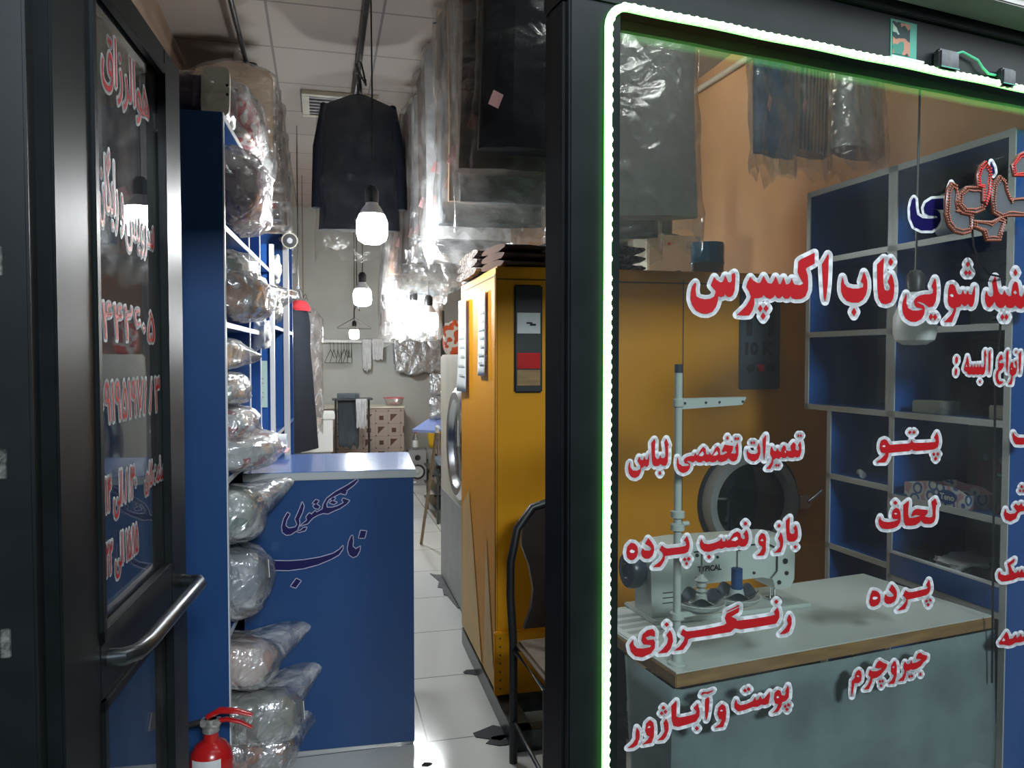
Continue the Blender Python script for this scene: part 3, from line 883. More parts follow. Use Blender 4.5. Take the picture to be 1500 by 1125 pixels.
for k, (bm_, pl) in enumerate(shapes):
    px = conv(r16, pl)
    dz = .004 * (k % 3)
    cx, cyy = sum(p[0] for p in px) / len(px), sum(p[1] for p in px) / len(px)
    b = B()
    fr = [onplane(x, y, SP - FN * (.012 + dz), FN) - t.location for x, y in px]
    bk = [onplane(x, y, SP + FN * (.006 - dz), FN) - t.location for x, y in px]
    va = [b.bm.verts.new(p) for p in fr]
    vb = [b.bm.verts.new(p) for p in bk]
    for tri in tessellate_polygon([[V((x, y, 0)) for x, y in px]]):
        b.bm.faces.new([va[i] for i in tri])
        b.bm.faces.new([vb[i] for i in tri][::-1])
    for i in range(len(px)):
        j = (i + 1) % len(px)
        b.bm.faces.new((va[i], va[j], vb[j], vb[i]))
    pn = b.out('letter_panel', 'acrylic_grey', t, smooth=False)
    b = B()
    b.tube(fr, .0045, 6, closed=True)
    b.out('letter_rim', 'bead_dark', pn)
    b = B()
    for i in range(len(px)):
        a, d = fr[i], fr[(i + 1) % len(px)]
        L = (d - a).length
        m_ = max(1, int(L / .0062))
        for q in range(m_):
            p = a.lerp(d, q / m_)
            for ins in (0, .009):
                cc = onplane(cx, cyy, SP - FN * .012, FN) - t.location
                pp = p + (cc - p).normalized() * ins
                b.ball(pp - FN * .004, .0026, 6)
    b.out('bead_row', bm_, pn)
b = B()
pts = [onplane(x, y, SP, FN) for x, y in ((1424, 336), (1426, 360), (1434, 385), (1450, 402), (1464, 405))] + [fpix(1466, 412, .012), fpix(1468, 450, .02), fpix(1458, 560, .02), fpix(1456, 700, .02), fpix(1454, 900, .02), fpix(1453, 1000, .02)]
tag(b.tube(pts, .0028, 6).out('sign_cable', 'black_plastic'), 'thin black cable hanging down the glass from the rope light sign', 'cable')

# text set in the built-in typeface ----------------------------------------------------------
TXT = {}


def textmesh(body, fill=True):
    cu = bpy.data.curves.new('txt', 'FONT')
    cu.body = body
    cu.resolution_u = 3
    cu.fill_mode = 'FRONT' if fill else 'NONE'
    o = bpy.data.objects.new('txt', cu)
    S.collection.objects.link(o)
    dg = bpy.context.evaluated_depsgraph_get()
    me = bpy.data.meshes.new_from_object(o.evaluated_get(dg))
    vs = [v.co.copy() for v in me.vertices]
    fs = [list(p.vertices) for p in me.polygons]
    es = [tuple(e.vertices) for e in me.edges]
    bpy.data.objects.remove(o)
    bpy.data.curves.remove(cu)
    bpy.data.meshes.remove(me)
    return vs, fs, es


def fontwork(body, place, w, h, edge=0.0, bold=0.0):
    """returns (edge B, fill B) with text fitted to a w x h box; place(x, y, k) -> point"""
    vs, fs, es = textmesh(body)
    x0, x1 = min(v.x for v in vs), max(v.x for v in vs)
    y0, y1 = min(v.y for v in vs), max(v.y for v in vs)
    sx, sy = w / (x1 - x0), h / (y1 - y0)
    pt = [((v.x - x0) * sx, (v.y - y0) * sy) for v in vs]
    fb, eb = B(), B()
    cnt = {}
    for f in fs:
        fv = [fb.bm.verts.new(place(*pt[i], 1)) for i in f]
        fb.bm.faces.new(fv)
        for a, c in zip(f, f[1:] + f[:1]):
            kk = (min(a, c), max(a, c))
            cnt[kk] = cnt.get(kk, 0) + 1

    def strip(bb, r, k):
        for (a, c), m_ in cnt.items():
            if m_ != 1:
                continue
            (ax, ay), (bx, by) = pt[a], pt[c]
            L = math.hypot(bx - ax, by - ay)
            if L < 1e-7:
                continue
            nx, ny = -(by - ay) / L * r, (bx - ax) / L * r
            bb.bm.faces.new([bb.bm.verts.new(place(x, y, k)) for x, y in ((ax + nx, ay + ny), (bx + nx, by + ny), (bx - nx, by - ny), (ax - nx, ay - ny))])
            bb.bm.faces.new([bb.bm.verts.new(place(ax + r * math.cos(i * math.pi / 4), ay + r * math.sin(i * math.pi / 4), k)) for i in range(8)])
    if bold:
        strip(fb, bold, 1)
    if edge:
        for f in fs:
            eb.bm.faces.new([eb.bm.verts.new(place(*pt[i], 0)) for i in f])
        strip(eb, edge, 0)
    return eb, fb


# door lettering: (visual string, x along leaf from, to, bottom z, top z, label)
DOORTXT = [('\ufed5\ufe8d\ufeaf\ufeae\ufedf\ufe8d\ufeee\ufeeb', .27, .575, 2.005, 2.13, 'red Persian motto, topmost on the door glass'),
           ('\ufee5\ufe8e\ufb95\ufbfe\ufe8d\ufead \ufeed', .245, .385, 1.745, 1.90, 'red Persian words for free and, second line on the door glass'),
           ('\ufeb2\ufbfe\ufeed\ufeae\ufeb3', .40, .60, 1.72, 1.80, 'red Persian word for service, second line of the door glass near the free edge'),
           ('\u06f4\u06f4\u06f2\u06f6\u06f0\u06f5', .25, .595, 1.535, 1.605, 'red Persian short phone number on the door glass'),
           ('\u06f0\u06f9\u06f1\u06f9\u06f5\u06f1\u06f9\u06f7\u06f8\u06f8\u06f3', .235, .63, 1.375, 1.455, 'long red Persian mobile number across the door glass'),
           ('\ufbfc\ufead\ufe8e\ufb90 \ufe96\ufecb\ufe8e\ufeb3', .50, .655, 1.195, 1.265, 'small red Persian words for working hours on the door glass'),
           ('\u06f1\u06f4 \ufbfd\ufedf\ufe8d \u06f8/\u06f3\u06f0', .25, .44, 1.185, 1.275, 'red morning hours in Persian digits, lower part of the door glass'),
           ('\u06f2\u06f2 \ufbfd\ufedf\ufe8d \u06f1\u06f5/\u06f1\u06f5', .245, .445, 1.065, 1.15, 'red evening hours in Persian digits, lowest on the door glass')]
for (body, a0, a1, z0, z1, lab) in DOORTXT:
    root = thing('door_lettering', lab, 'lettering', DM @ V((a0, .016, z0)))
    base = V(root.location)
    eb, fb = fontwork(body, lambda x, y, k: DM @ V((a0 + x, .0152 - .0008 * k, z0 + y)) - base, a1 - a0, z1 - z0, edge=.0062, bold=.0)
    eb.out('lettering_edge', 'white_vinyl', root, smooth=False, fix=False)
    fb.out('lettering_fill', 'red_vinyl', root, smooth=False, fix=False)
# ================================================================== BAGS AND GARMENTS (builders)
def bag_shape(rx, ry, rz, seed, amp=.1, tail=None, nu=40, nv=26, fine=.02):
    """lumpy pillow; tail = (direction, length, flare) of the gathered end"""
    def f(i, j):
        th, ph = 2 * math.pi * i / nu, math.pi * j / nv
        e = .55
        sp = lambda v: math.copysign(abs(v) ** e, v)
        d = V((sp(math.cos(th)) * sp(math.sin(ph)), sp(math.sin(th)) * sp(math.sin(ph)), sp(math.cos(ph))))
        k = 1 + amp * nz(d, 1.6, seed) + fine * nz(d, 9, seed * 2.1) + fine * (noise.ridged_multi_fractal(d * 2.2 + V((seed, seed, 0)), 1, 2, 4, 1, 2) - 1.2)
        p = V((d.x * rx * k, d.y * ry * k, d.z * rz * k))
        if tail:
            t, L, fl = tail
            t = V(t).normalized()
            c = d.normalized().dot(t)
            if c > .86:
                g = (c - .86) / .14
                p = p * (1 - .15 * g) + t * L * 1.25 * g ** 1.2
        return p
    b = B()
    b.rings([[f(i, j) for i in range(nu)] for j in range(1, nv)])
    return b


G = 'bagged bedding on the blue shelving'


def cloth(name, cols, scale=9, kind='NOISE', stretch=(1, 1, 1)):
    if name not in MATS:
        pattern(name, cols, scale, kind, .9, stretch)
    return name


def bagged(name, label, cat, loc, size, cm, seed, tail=None, rot=None, knot=None, tagged=False, group=None, film='bag_film'):
    t = thing(name, label, cat, loc, group=group)
    t.rotation_euler = rot or (0, 0, SA)
    rx, ry, rz = size
    if group == G:
        rx, ry, rz = rx * .88, ry * .9, rz * .95
    b = bag_shape(rx * .88, ry * .88, rz * .86, seed, .14, fine=.035)
    b.out('folded_textile', cm, t)
    o = bag_shape(rx, ry, rz, seed, .10, tail, fine=.03).out('plastic_bag', film, t)
    if knot:
        kd = V(knot).normalized()
        base = V((kd.x * rx, kd.y * ry, kd.z * rz)) * .93
        sd = kd.orthogonal().normalized()
        s2 = kd.cross(sd)
        b = B()
        rs = []
        for q in range(7):
            f = q / 6
            r = (.022 + .07 * f ** 1.3)
            rs.append([base + kd * (.11 * f) + (sd * math.cos(a) + s2 * math.sin(a) * .55) * r * (1 + .35 * math.sin(a * 5 + seed + q)) for a in (2 * math.pi * k / 16 for k in range(16))])
        b.rings(rs, False, False)
        b.out('gathered_end', film, o)
    if tagged:
        b = B()
        b.box((-.022, -.001, -.03), (.022, .001, .03), 0, Matrix.Translation((tagged[0], tagged[1], tagged[2])) @ Matrix.Rotation(tagged[3], 4, 'Z') @ Matrix.Rotation(.3, 4, 'Y'))
        b.out('paper_tag', 'paper', t, smooth=False)
    return t


GPROF = {  # (t, half width, half depth)
    'coat': [(0, .055, .03), (.02, .10, .045), (.06, .185, .055), (.10, .225, .062), (.2, .235, .07), (.45, .225, .065), (.75, .235, .065), (1, .245, .06)],
    'shirt': [(0, .05, .02), (.02, .09, .03), (.07, .19, .035), (.12, .215, .04), (.3, .21, .045), (.7, .205, .04), (1, .21, .035)],
    'trousers': [(0, .185, .008), (.02, .19, .018), (.3, .185, .025), (.7, .175, .025), (1, .165, .02)],
    'dress': [(0, .05, .02), (.04, .12, .03), (.10, .17, .04), (.3, .15, .05), (.6, .20, .06), (1, .26, .07)],
}


def prof(kind, t):
    p = GPROF[kind]
    for a, c in zip(p, p[1:]):
        if c[0] >= t:
            f = (t - a[0]) / (c[0] - a[0])
            return a[1] + f * (c[1] - a[1]), a[2] + f * (c[2] - a[2])
    return p[-1][1:]


def garment_rings(kind, L, grow, seed, nt, na, t1=1.0, folds=.012, wrink=0.0, jag=0.0):
    rs = []
    for i in range(nt + 1):
        t = t1 * i / nt
        w, d = prof(kind, min(t, 1))
        r = []
        for k in range(na):
            a = 2 * math.pi * k / na
            ca, sa = math.cos(a), math.sin(a)
            e = .75
            x = math.copysign(abs(ca) ** e, ca) * (w + grow)
            y = math.copysign(abs(sa) ** .9, sa) * (d + grow * .8)
            fd = folds * min(1, t * 2) * (math.sin(x * 38 + seed * 3) + .6 * math.sin(x * 71 + seed))
            y += fd * (1 if sa > 0 else -1) * .6
            q = V((x, y, -t * L))
            if wrink:
                q += V((nz(q, 9, seed), nz(q, 11, seed + 5) * 1.2, 0)) * wrink
            if jag and i == nt:
                q.z += jag * nz((x, y, 0), 14, seed) * 2
            r.append(q)
        rs.append(r)
    return rs


def make_garment(name, label, cat, kind, L, cmat, seed, loc=(0, 0, 0), rotz=0, cover='garment_film', ctail=.1, ticket=None, group=None, lapel=None):
    """origin at the rail; hook of the hanger above the cloth"""
    t = thing(name, label, cat, loc, rotz, group)
    hz = -.10
    b = B()
    b.tube([(.0, 0, hz), (0, 0, -.03), (.012, 0, .0), (.03, 0, .015), (.045, 0, 0), (.045, 0, -.012)], .0028, 6)
    w = .20
    b.tube([(-w, 0, hz - .07), (-.1, 0, hz - .035), (0, 0, hz), (.1, 0, hz - .035), (w, 0, hz - .07), (0, 0, hz - .075), (-w, 0, hz - .07)], .004, 6)
    b.out('hanger', 'black_plastic', t)
    b = B()
    b.rings(garment_rings(kind, L, 0, seed, 14, 28, folds=.012))
    c = b.out('cloth', cmat, t, loc=(0, 0, hz))
    if lapel:
        b = B()
        b.bm.faces.new([b.bm.verts.new(p) for p in ((-.055, -.055, -.02), (0, -.085, -.30), (.055, -.055, -.02), (0, -.05, -.0))])
        b.out('shirt_front', lapel, c, smooth=False)
        for sx in (-1, 1):
            b = B()
            b.rings([[V((sx * (.205 + .012 * min(k, 2) + (.022 + .008 * min(k, 2)) * math.cos(a) + .02 * k / 5), .045 * math.sin(a) - .01, -.065 - k * .125)) for a in (2 * math.pi * q / 12 for q in range(12))] for k in range(6)])
            b.out('sleeve', cmat, c)
    if cover:
        b = B()
        b.rings(garment_rings(kind, L, .022, seed + 9, 20, 32, 1 + ctail / L, .006, .013, .05), False, False)
        b.out('plastic_cover', cover, t, loc=(0, 0, hz + .008))
    if ticket:
        b = B()
        b.box((-.02, -.0008, -.028), (.02, .0008, .028), 0, Matrix.Translation(ticket) @ Matrix.Rotation(.35, 4, 'Y') @ Matrix.Rotation(.2, 4, 'Z'))
        b.out('ticket', 'pink_paper', t, smooth=False)
    return t


# ================================================================== LEFT SHELVING
SO = at(325, 163, 2.5)
SO.z = 0
SA = math.atan2(.9989, .0477)
SMx = Matrix.Translation(SO) @ Matrix.Rotation(SA, 4, 'Z')      # x into the shop, y towards the left wall


def sw(x, y, z):
    return SMx @ V((x, y, z))


t = thing('shelving_unit', 'tall blue open shelving with white edges along the left wall', 'shelving', SO, SA)
DP = .42
b = B()
b.box((0, .0, 0), (.018, DP, 2.30))
b.out('end_panel', 'blue_laminate', t, smooth=False)
b = B()
b.box((-.001, -.004, 0), (.019, 0, 2.30))
for x, z1 in ((.57, 2.30), (.91, 2.30)):
    b.box((x, -.004, 0), (x + .018, 0, z1))
b.box((1.30, -.02, 0), (1.34, 0, 2.06))
b.box((2.0, -.03, 0), (2.05, .0, 2.22))
for z in (.06, .56, 1.08, 1.60, 1.92, 2.282):
    b.box((.018, -.003, z), (1.30, 0, z + .018))
for z in (.06, 1.08, 1.65):
    b.box((1.34, -.003, z), (2.0, 0, z + .018))
b.out('edging', 'white_edging', t, smooth=False)
for x, z1 in ((.57, 2.30), (.91, 2.30), (1.31, 2.06), (2.01, 2.22), (2.63, 2.22)):
    b = B()
    b.box((x, 0, 0), (x + .018, DP, z1))
    b.out('upright', 'blue_bright', t, smooth=False)
for z in (.06, .56, 1.08, 1.60, 1.92, 2.282):
    b = B()
    b.box((.018, 0, z), (1.30, DP, z + .018))
    b.out('shelf', 'blue_bright', t, smooth=False)
for z in (.06, 1.08, 1.65):
    b = B()
    b.box((1.34, 0, z), (2.63, DP, z + .018))
    b.out('shelf', 'blue_bright', t, smooth=False)
B().box((.018, DP - .008, 0), (2.64, DP, 2.06)).out('back_panel', 'blue_bright', t, smooth=False)

cloth('mauve_cloth', [(.30, .17, .25), (.40, .28, .34), (.20, .13, .20)], 5)
cloth('brown_cloth', [(.16, .12, .10), (.36, .17, .09), (.26, .24, .23), (.50, .47, .45)], 6)
cloth('pale_cloth', [(.55, .57, .56), (.42, .45, .46), (.62, .62, .60)], 5)
cloth('white_red_cloth', [(.6, .6, .58), (.55, .57, .57), (.40, .05, .05), (.62, .6, .6)], 7)
cloth('pinkish_cloth', [(.62, .40, .33), (.70, .55, .48), (.55, .30, .26)], 5)
cloth('green_cloth', [(.20, .30, .24), (.36, .42, .38), (.12, .2, .16)], 4)
cloth('slate_cloth', [(.14, .18, .22), (.22, .26, .30), (.08, .11, .14)], 5)
cloth('olive_cloth', [(.30, .30, .24), (.22, .23, .2), (.36, .36, .31)], 5)
cloth('purple_cloth', [(.05, .035, .07), (.09, .06, .10)], 5)
cloth('red_white_cloth', [(.55, .5, .5), (.42, .05, .06), (.6, .58, .57), (.2, .03, .04)], 8)
G = 'bagged bedding on the blue shelving'
bagged('bagged_blanket', 'clear bag with a mauve blanket, topmost compartment of the blue shelving', 'bag', sw(.30, .13, 2.095), (.25, .27, .155), 'mauve_cloth', 1.3, group=G)
bagged('bagged_blanket', 'shiny clear bag of pale cloth, upper of two below the mauve blanket', 'bag', sw(.36, .16, 1.815), (.19, .24, .095), 'pale_cloth', 2.2, group=G)
bagged('bagged_blanket', 'clear bag with brown and grey cloth and a pointed corner jutting from the shelf', 'bag', sw(.27, .08, 1.715), (.24, .22, .095), 'brown_cloth', 3.1, tail=((.55, -.85, .12), .13, 1), group=G)
bagged('bagged_pillow', 'small silvery bag with a tied end, first under the white shelf board', 'bag', sw(.27, .16, 1.515), (.21, .20, .068), 'pale_cloth', 4.4, tail=((.4, -.9, -.1), .07, 1), group=G)
bagged('bagged_pillow', 'small silvery bag of white cloth, second under the white shelf board', 'bag', sw(.27, .15, 1.388), (.22, .21, .068), 'pale_cloth', 5.2, group=G)
bagged('bagged_pillow', 'silvery bag of white and red cloth, third under the white shelf board', 'bag', sw(.29, .14, 1.262), (.23, .23, .068), 'white_red_cloth', 6.6, group=G)
bagged('bagged_quilt', 'bulging clear bag of white and red bedding beside the counter level board', 'bag', sw(.29, .10, 1.165), (.26, .27, .07), 'white_red_cloth', 7.9, group=G)
bagged('bagged_blanket', 'greenish clear bag with a pointed end, just under the counter level board', 'bag', sw(0.165, .12, .955), (0.14, .25, .105), 'green_cloth', 8.3, tail=((.45, -.85, .35), .13, 1), group=G)
bagged('bagged_blanket', 'slate blue cloth in a clear bag with a paper tag, under the green one', 'bag', sw(0.165, .10, .715), (0.14, .25, .135), 'slate_cloth', 9.7, tagged=(-.10, -.22, .06, .3), group=G)
bagged('bagged_blanket', 'clear bag with a pinkish blanket leaning out of the lower shelf', 'bag', sw(0.165, .07, .44), (0.14, .25, .09), 'pinkish_cloth', 10.4, tail=((.55, -.8, .5), .15, 1), rot=(.15, .1, SA), group=G)
bagged('bagged_curtain', 'grey olive cloth in a long clear bag with a white label, under the pinkish one', 'bag', sw(0.165, .02, .235), (0.14, .27, .10), 'olive_cloth', 11.8, tail=((.6, -.75, .4), .17, 1), tagged=(-.08, -.25, .03, .3), group=G)
bagged('bagged_curtain', 'crumpled clear bag of dark and white cloth, lowest beside the desk', 'bag', sw(0.165, .02, .105), (0.14, .26, .085), 'brown_cloth', 12.5, tail=((.7, -.7, .2), .16, 1), group=G)
# on top of the unit
bagged('bagged_quilt', 'glittering clear bag with red and white cloth lying on top of the blue shelving', 'bag', sw(.62, .15, 2.43), (.26, .22, .135), 'red_white_cloth', 13.1, group='bags on top of the shelving')
bagged('bagged_quilt', 'clear bag with pale cloth, second from the front on top of the blue shelving', 'bag', sw(1.12, .15, 2.385), (.22, .20, .095), 'pale_cloth', 14.1, group='bags on top of the shelving')
bagged('bagged_quilt', 'shiny clear bag with green cloth in the far bay of the blue shelving', 'bag', sw(1.62, .15, 1.80), (.25, .2, .135), 'green_cloth', 15.1, group=G)
bagged('bagged_cushion', 'dark purple cushion in film at the near end of the shelving top', 'cushion', sw(.20, .17, 2.38), (.15, .18, .085), 'purple_cloth', 16.1, film='clear_film')
t = thing('white_board', 'white rounded plastic board standing on the end of the shelving top', 'board', sw(.05, .03, 2.302), SA)
b = B()
pl = [(.045 * math.copysign(min(1, abs(math.cos(a)) ** .3), math.cos(a)), .085 + .085 * math.copysign(min(1, abs(math.sin(a)) ** .3), math.sin(a))) for a in (2 * math.pi * k / 32 for k in range(32))]
b.prism(pl, .022, Matrix.Rotation(math.radians(8), 4, 'Y') @ Matrix(((0, 0, 1, 0), (1, 0, 0, 0), (0, 1, 0, 0), (0, 0, 0, 1))))
b.out('board_body', 'cream_paint', t)
b = B()
for z in (.07, .10):
    b.cyl((-.004, -.040, z), (.001, -.040, z), .005, n=12)
b.out('button', 'black_plastic', t)
t = thing('white_tray', 'small white tilted tray behind the rounded board on the shelving', 'tray', sw(.10, .21, 2.30), SA - 1.3)
B().prism([(-.05, 0), (.05, .0), (.08, .15), (-.08, .15)], .03, Matrix.Rotation(1.2, 4, 'X')).out('tray_body', 'white_plastic', t)

# papers and small things on the shelving
def sheet(name, label, cat, c, w, h, m, rotz, tilt=0, th=.004, marks=(), frame=None, group=None):
    """upright sheet facing -y when rotz = 0; marks = (x0, z0, x1, z1, material) in sheet fractions"""
    t = thing(name, label, cat, c, rotz, group)
    t.rotation_euler = (tilt, 0, rotz)
    B().box((-w / 2, 0, -h / 2), (w / 2, th, h / 2)).out('sheet_body', m, t, smooth=False)
    if frame:
        b = B()
        for a, c2 in (((-w / 2 - .012, -.006, -h / 2 - .012), (-w / 2, th, h / 2 + .012)), ((w / 2, -.006, -h / 2 - .012), (w / 2 + .012, th, h / 2 + .012)), ((-w / 2, -.006, h / 2), (w / 2, th, h / 2 + .012)), ((-w / 2, -.006, -h / 2 - .012), (w / 2, th, -h / 2))):
            b.box(a, c2)
        b.out('rim', frame, t, smooth=False)
    g = {}
    for x0, z0, x1, z1, mm in marks:
        b = g.setdefault(mm, B())
        b.box((-w / 2 + x0 * w, -.0012, -h / 2 + z0 * h), (-w / 2 + x1 * w, 0, -h / 2 + z1 * h))
    for mm, b in g.items():
        b.out('print', mm, t, smooth=False)
    return t


mat('green_card', (.05, .28, .20), .5)
mat('mint_paper', (.45, .62, .55), .7)
mat('sage', (.38, .42, .38), .6)
lines = lambda x0, x1, z0, z1, n, m: [(x0, z0 + (z1 - z0) * k / n, x1 - .12 * (k % 3 == 2), z0 + (z1 - z0) * (k + .35) / n, m) for k in range(n)]
xw = 1.295
sheet('framed_certificate', 'white framed certificate with a grey green border on the upper blue partition', 'certificate', sw(xw, .13, 1.73), .17, .26, 'sage', SA - math.pi / 2, marks=[(.15, .1, .85, .9, 'paper')] + lines(.25, .75, .18, .8, 9, 'ink'), frame='white_plastic')
sheet('green_folder', 'green folder with a printed mint sheet on the blue partition', 'folder', sw(xw, .17, 1.35), .13, .30, 'green_card', SA - math.pi / 2, marks=[(.05, .06, .8, .97, 'mint_paper')] + lines(.12, .7, .15, .6, 6, 'ink'))
sheet('blue_leaflet', 'pale blue leaflet standing beside the green folder', 'leaflet', sw(xw - .01, .055, 1.37), .085, .23, 'mint_paper', SA - math.pi / 2, marks=lines(.2, .8, .2, .8, 6, 'sage'))
t = sheet('notice_card', 'white notice card with a black border and Persian words under the folder', 'notice', sw(xw - .008, .17, 1.205), .16, .17, 'paper', SA - math.pi / 2, marks=[(.02, .03, .98, .06, 'ink'), (.02, .94, .98, .97, 'ink'), (.95, .03, .98, .97, 'ink')])
for body, x0, z0, w_, h_ in (('\ufedd\ufe8d', -.01, .03, .04, .035), ('\ufeee\ufea4\ufe97', -.015, -.05, .055, .035)):
    _, fb = fontwork(body, lambda x, y, k: V((x0 + x, -.0014, z0 + y)), w_, h_, bold=.0015)
    fb.out('print', 'ink', t, smooth=False, fix=False)
t = thing('paper_roll', 'rolled pinkish white paper at the left end of the desk top', 'paper roll', sw(.80, -.02, 1.098), SA)
b = B()
ring = lambda r, y: [V((r * math.cos(a) + .02, y, r * math.sin(a) + .035)) for a in (2 * math.pi * k / 20 for k in range(20))]
b.rings([ring(.034, -.10), ring(.035, .08), ring(.030, .08), ring(.030, -.10)], False, False)
b.rings([ring(.034, -.10), ring(.030, -.10)], False, False)
b.out('roll', 'paper', t)
B().box((-.10, -.11, 0), (.06, .10, .003)).out('loose_end', 'pink_paper', t, smooth=False)
# CCTV camera on the shelving post
cp = at(424, 352, 4.35)
t = thing('security_camera', 'cream bullet security camera on the blue shelving post', 'camera', cp)
ax = (V((0.15, .0, 1.35)) - cp).normalized()
b = B()
b.cyl(-ax * .10, ax * .045, .042, .045, 20)
b.out('housing', 'cream_paint', t)
b = B()
b.cyl(ax * .0455, ax * .049, .038, .038, 20)
lens = b.out('lens_face', 'black_plastic', t)
B().cyl(ax * .049, ax * .052, .016, .016, 14).out('lens', 'steel', lens)
B().tube([-ax * .06, -ax * .06 + V((-.02, .05, .02)), V((-.06, .12, .02))], .012, 8).out('bracket', 'cream_paint', t)
for (px, py, d_, nm, lb) in ((401, 395, 3.9, 'white_figurine', 'small white ornament on the blue shelving post by the camera'), (383, 490, 3.4, 'silver_ornament', 'small crumpled silver ornament on a middle board of the blue shelving')):
    c = at(px, py, d_)
    b = bag_shape(.035, .03, .06, px * .1, .5, fine=.1)
    tag(b.out(nm, 'white_plastic', loc=c), lb, 'ornament')

# ================================================================== DESK
DKA = math.radians(-3.2)
DK = V((-.283, 2.974, 0))
t = thing('reception_desk', 'dark blue reception desk with grey edged top and Persian lettering', 'desk', DK, DKA)
b = B()
b.box((0, 0, .012), (.625, .018, 1.042), .001)
b.out('front_panel', 'blue_laminate', t, smooth=False)
b = B()
b.box((.605, .018, .012), (.623, .52, 1.042))
b.box((0, .018, .012), (.018, .52, 1.042))
b.out('side_panel', 'blue_laminate', t, smooth=False)
mat('desk_top_lit_blue', (.10, .20, .50), .16, var=.06, vscale=3, coat=.4)  # desk blue made lighter, painting in the light on the top
B().box((0, -.006, 1.042), (.635, .545, 1.071), .002).out('top_core', 'grey_edging', t, smooth=False)
B().box((.0, -.004, 1.071), (.633, .543, 1.0735)).out('desk_top', 'desk_top_lit_blue', t, smooth=False)
DKN = V((-math.sin(DKA), math.cos(DKA), 0))
rk = (370, 690, 6.25)
dl = letters('desk_lettering', 'navy Persian calligraphy outlined in lilac on the desk front', 'lettering', rk, [
    [(320, 380), (340, 395), (310, 450), (300, 500), (330, 525), (390, 515), (410, 490), (390, 440), (430, 350), (455, 285), (470, 320), (455, 380), (425, 440), (430, 480), (410, 540), (350, 580), (310, 585), (275, 560), (268, 510), (285, 440)],
    [(490, 420), (520, 385), (545, 400), (550, 385), (575, 365), (585, 380), (610, 365), (640, 350), (650, 300), (680, 250), (760, 190), (860, 135), (955, 75), (965, 85), (930, 125), (870, 170), (780, 215), (700, 255), (675, 300), (680, 335), (730, 335), (790, 315), (835, 290), (820, 265), (830, 250), (860, 260), (885, 270), (860, 300), (800, 340), (740, 365), (690, 390), (650, 385), (600, 400), (555, 425), (530, 450), (505, 480), (440, 500), (470, 475), (500, 450)],
    [(915, 590), (920, 640), (915, 690), (945, 715), (985, 690), (980, 730), (955, 775), (920, 790), (885, 765), (870, 715), (880, 650), (900, 600)],
    [(95, 790), (130, 805), (200, 822), (330, 825), (470, 815), (620, 790), (740, 755), (800, 715), (825, 685), (825, 715), (790, 765), (720, 805), (600, 855), (470, 890), (330, 908), (200, 905), (120, 885), (88, 850), (85, 810)],
    [(440, 545), (465, 520), (495, 515), (480, 545), (450, 552), (425, 560), (405, 550)], [(580, 262), (605, 272), (585, 300), (550, 295)], [(555, 320), (580, 300), (615, 325), (600, 345), (570, 340)], [(735, 240), (758, 250), (735, 270), (715, 262)], [(705, 290), (730, 272), (770, 285), (745, 305)], [(830, 180), (865, 180), (850, 215), (810, 205)],
    [(990, 545), (1042, 550), (1025, 612), (972, 612)], [(400, 985), (442, 1005), (395, 1068), (350, 1055)]], [], DK - DKN * .0015, DKN, 1.25, 'navy_vinyl', 'lilac_vinyl')

# ================================================================== FIRE EXTINGUISHER
fe = at(309, 1068, 2.42)
fe.z = 0
t = thing('fire_extinguisher', 'red fire extinguisher on the floor between the door and the shelving', 'fire extinguisher', fe, YAW * -1 + .1)
b = B()
b.lathe([(.062, 0), (.066, .012), (.066, .235), (.060, .262), (.045, .285), (.024, .297), (.022, .322)], 28)
cyl_ = b.out('cylinder', 'red_paint', t)
b = B()
b.grid(lambda i, j: V((.0668 * math.sin(-.7 + 1.4 * i), -.0668 * math.cos(-.7 + 1.4 * i), .10 + .16 * j)), 10, 1)
b.out('label_sticker', 'paper', cyl_)
b = B()
b.lathe([(.02, .32), (.026, .325), (.026, .345), (.018, .35), (.018, .365)], 16)
b.box((-.03, -.014, .34), (.03, .014, .365), .004)
b.out('valve', 'worn_metal', t)
b = B()
b.tube([(-.01, 0, .37), (.03, 0, .39), (.08, 0, .385), (.128, 0, .37)], [.014, .016, .014, .010], 10, flat=.6)
b.out('squeeze_lever', 'red_paint', t)
b = B()
b.tube([(.0, 0, .355), (.05, 0, .36), (.09, 0, .35), (.125, 0, .33)], [.010, .010, .009, .007], 10, flat=.7)
b.out('carry_handle', 'red_paint', t)
b = B()
b.tube([(-.03, 0, .355), (-.075, .0, .345), (-.095, .01, .29), (-.085, .01, .2), (-.08, .01, .12)], .009, 10)
b.out('hose', 'rubber', t)
# ================================================================== GARMENTS ON THE RAILS
for nm, c in (('cloth_black', (.010, .013, .02)), ('cloth_navy', (.012, .02, .05)), ('cloth_ink', (.006, .009, .018)), ('cloth_charcoal', (.035, .04, .045)), ('cloth_grey', (.22, .23, .25)), ('cloth_taupe', (.20, .15, .125)), ('cloth_brown', (.10, .058, .04)), ('cloth_beige', (.50, .36, .24)), ('cloth_white', (.62, .63, .64)), ('cloth_denim', (.06, .12, .26)), ('cloth_peach', (.55, .33, .24)), ('cloth_red', (.45, .03, .04)), ('cloth_slate', (.13, .16, .19))):
    mat(nm, c, .85, var=.18, vscale=14, bump=.25, bscale=220, spec=.25)
mat('cloth_pale', (.60, .59, .57), .85, var=.15, vscale=8)
mat('cloth_jeans', (.16, .26, .44), .85, var=.4, vscale=6)
pattern('cloth_plaid', [(.55, .45, .43), (.30, .05, .05), (.45, .47, .45), (.10, .12, .13)], 9, 'WAVE')
tube_rail = B()
rails = []


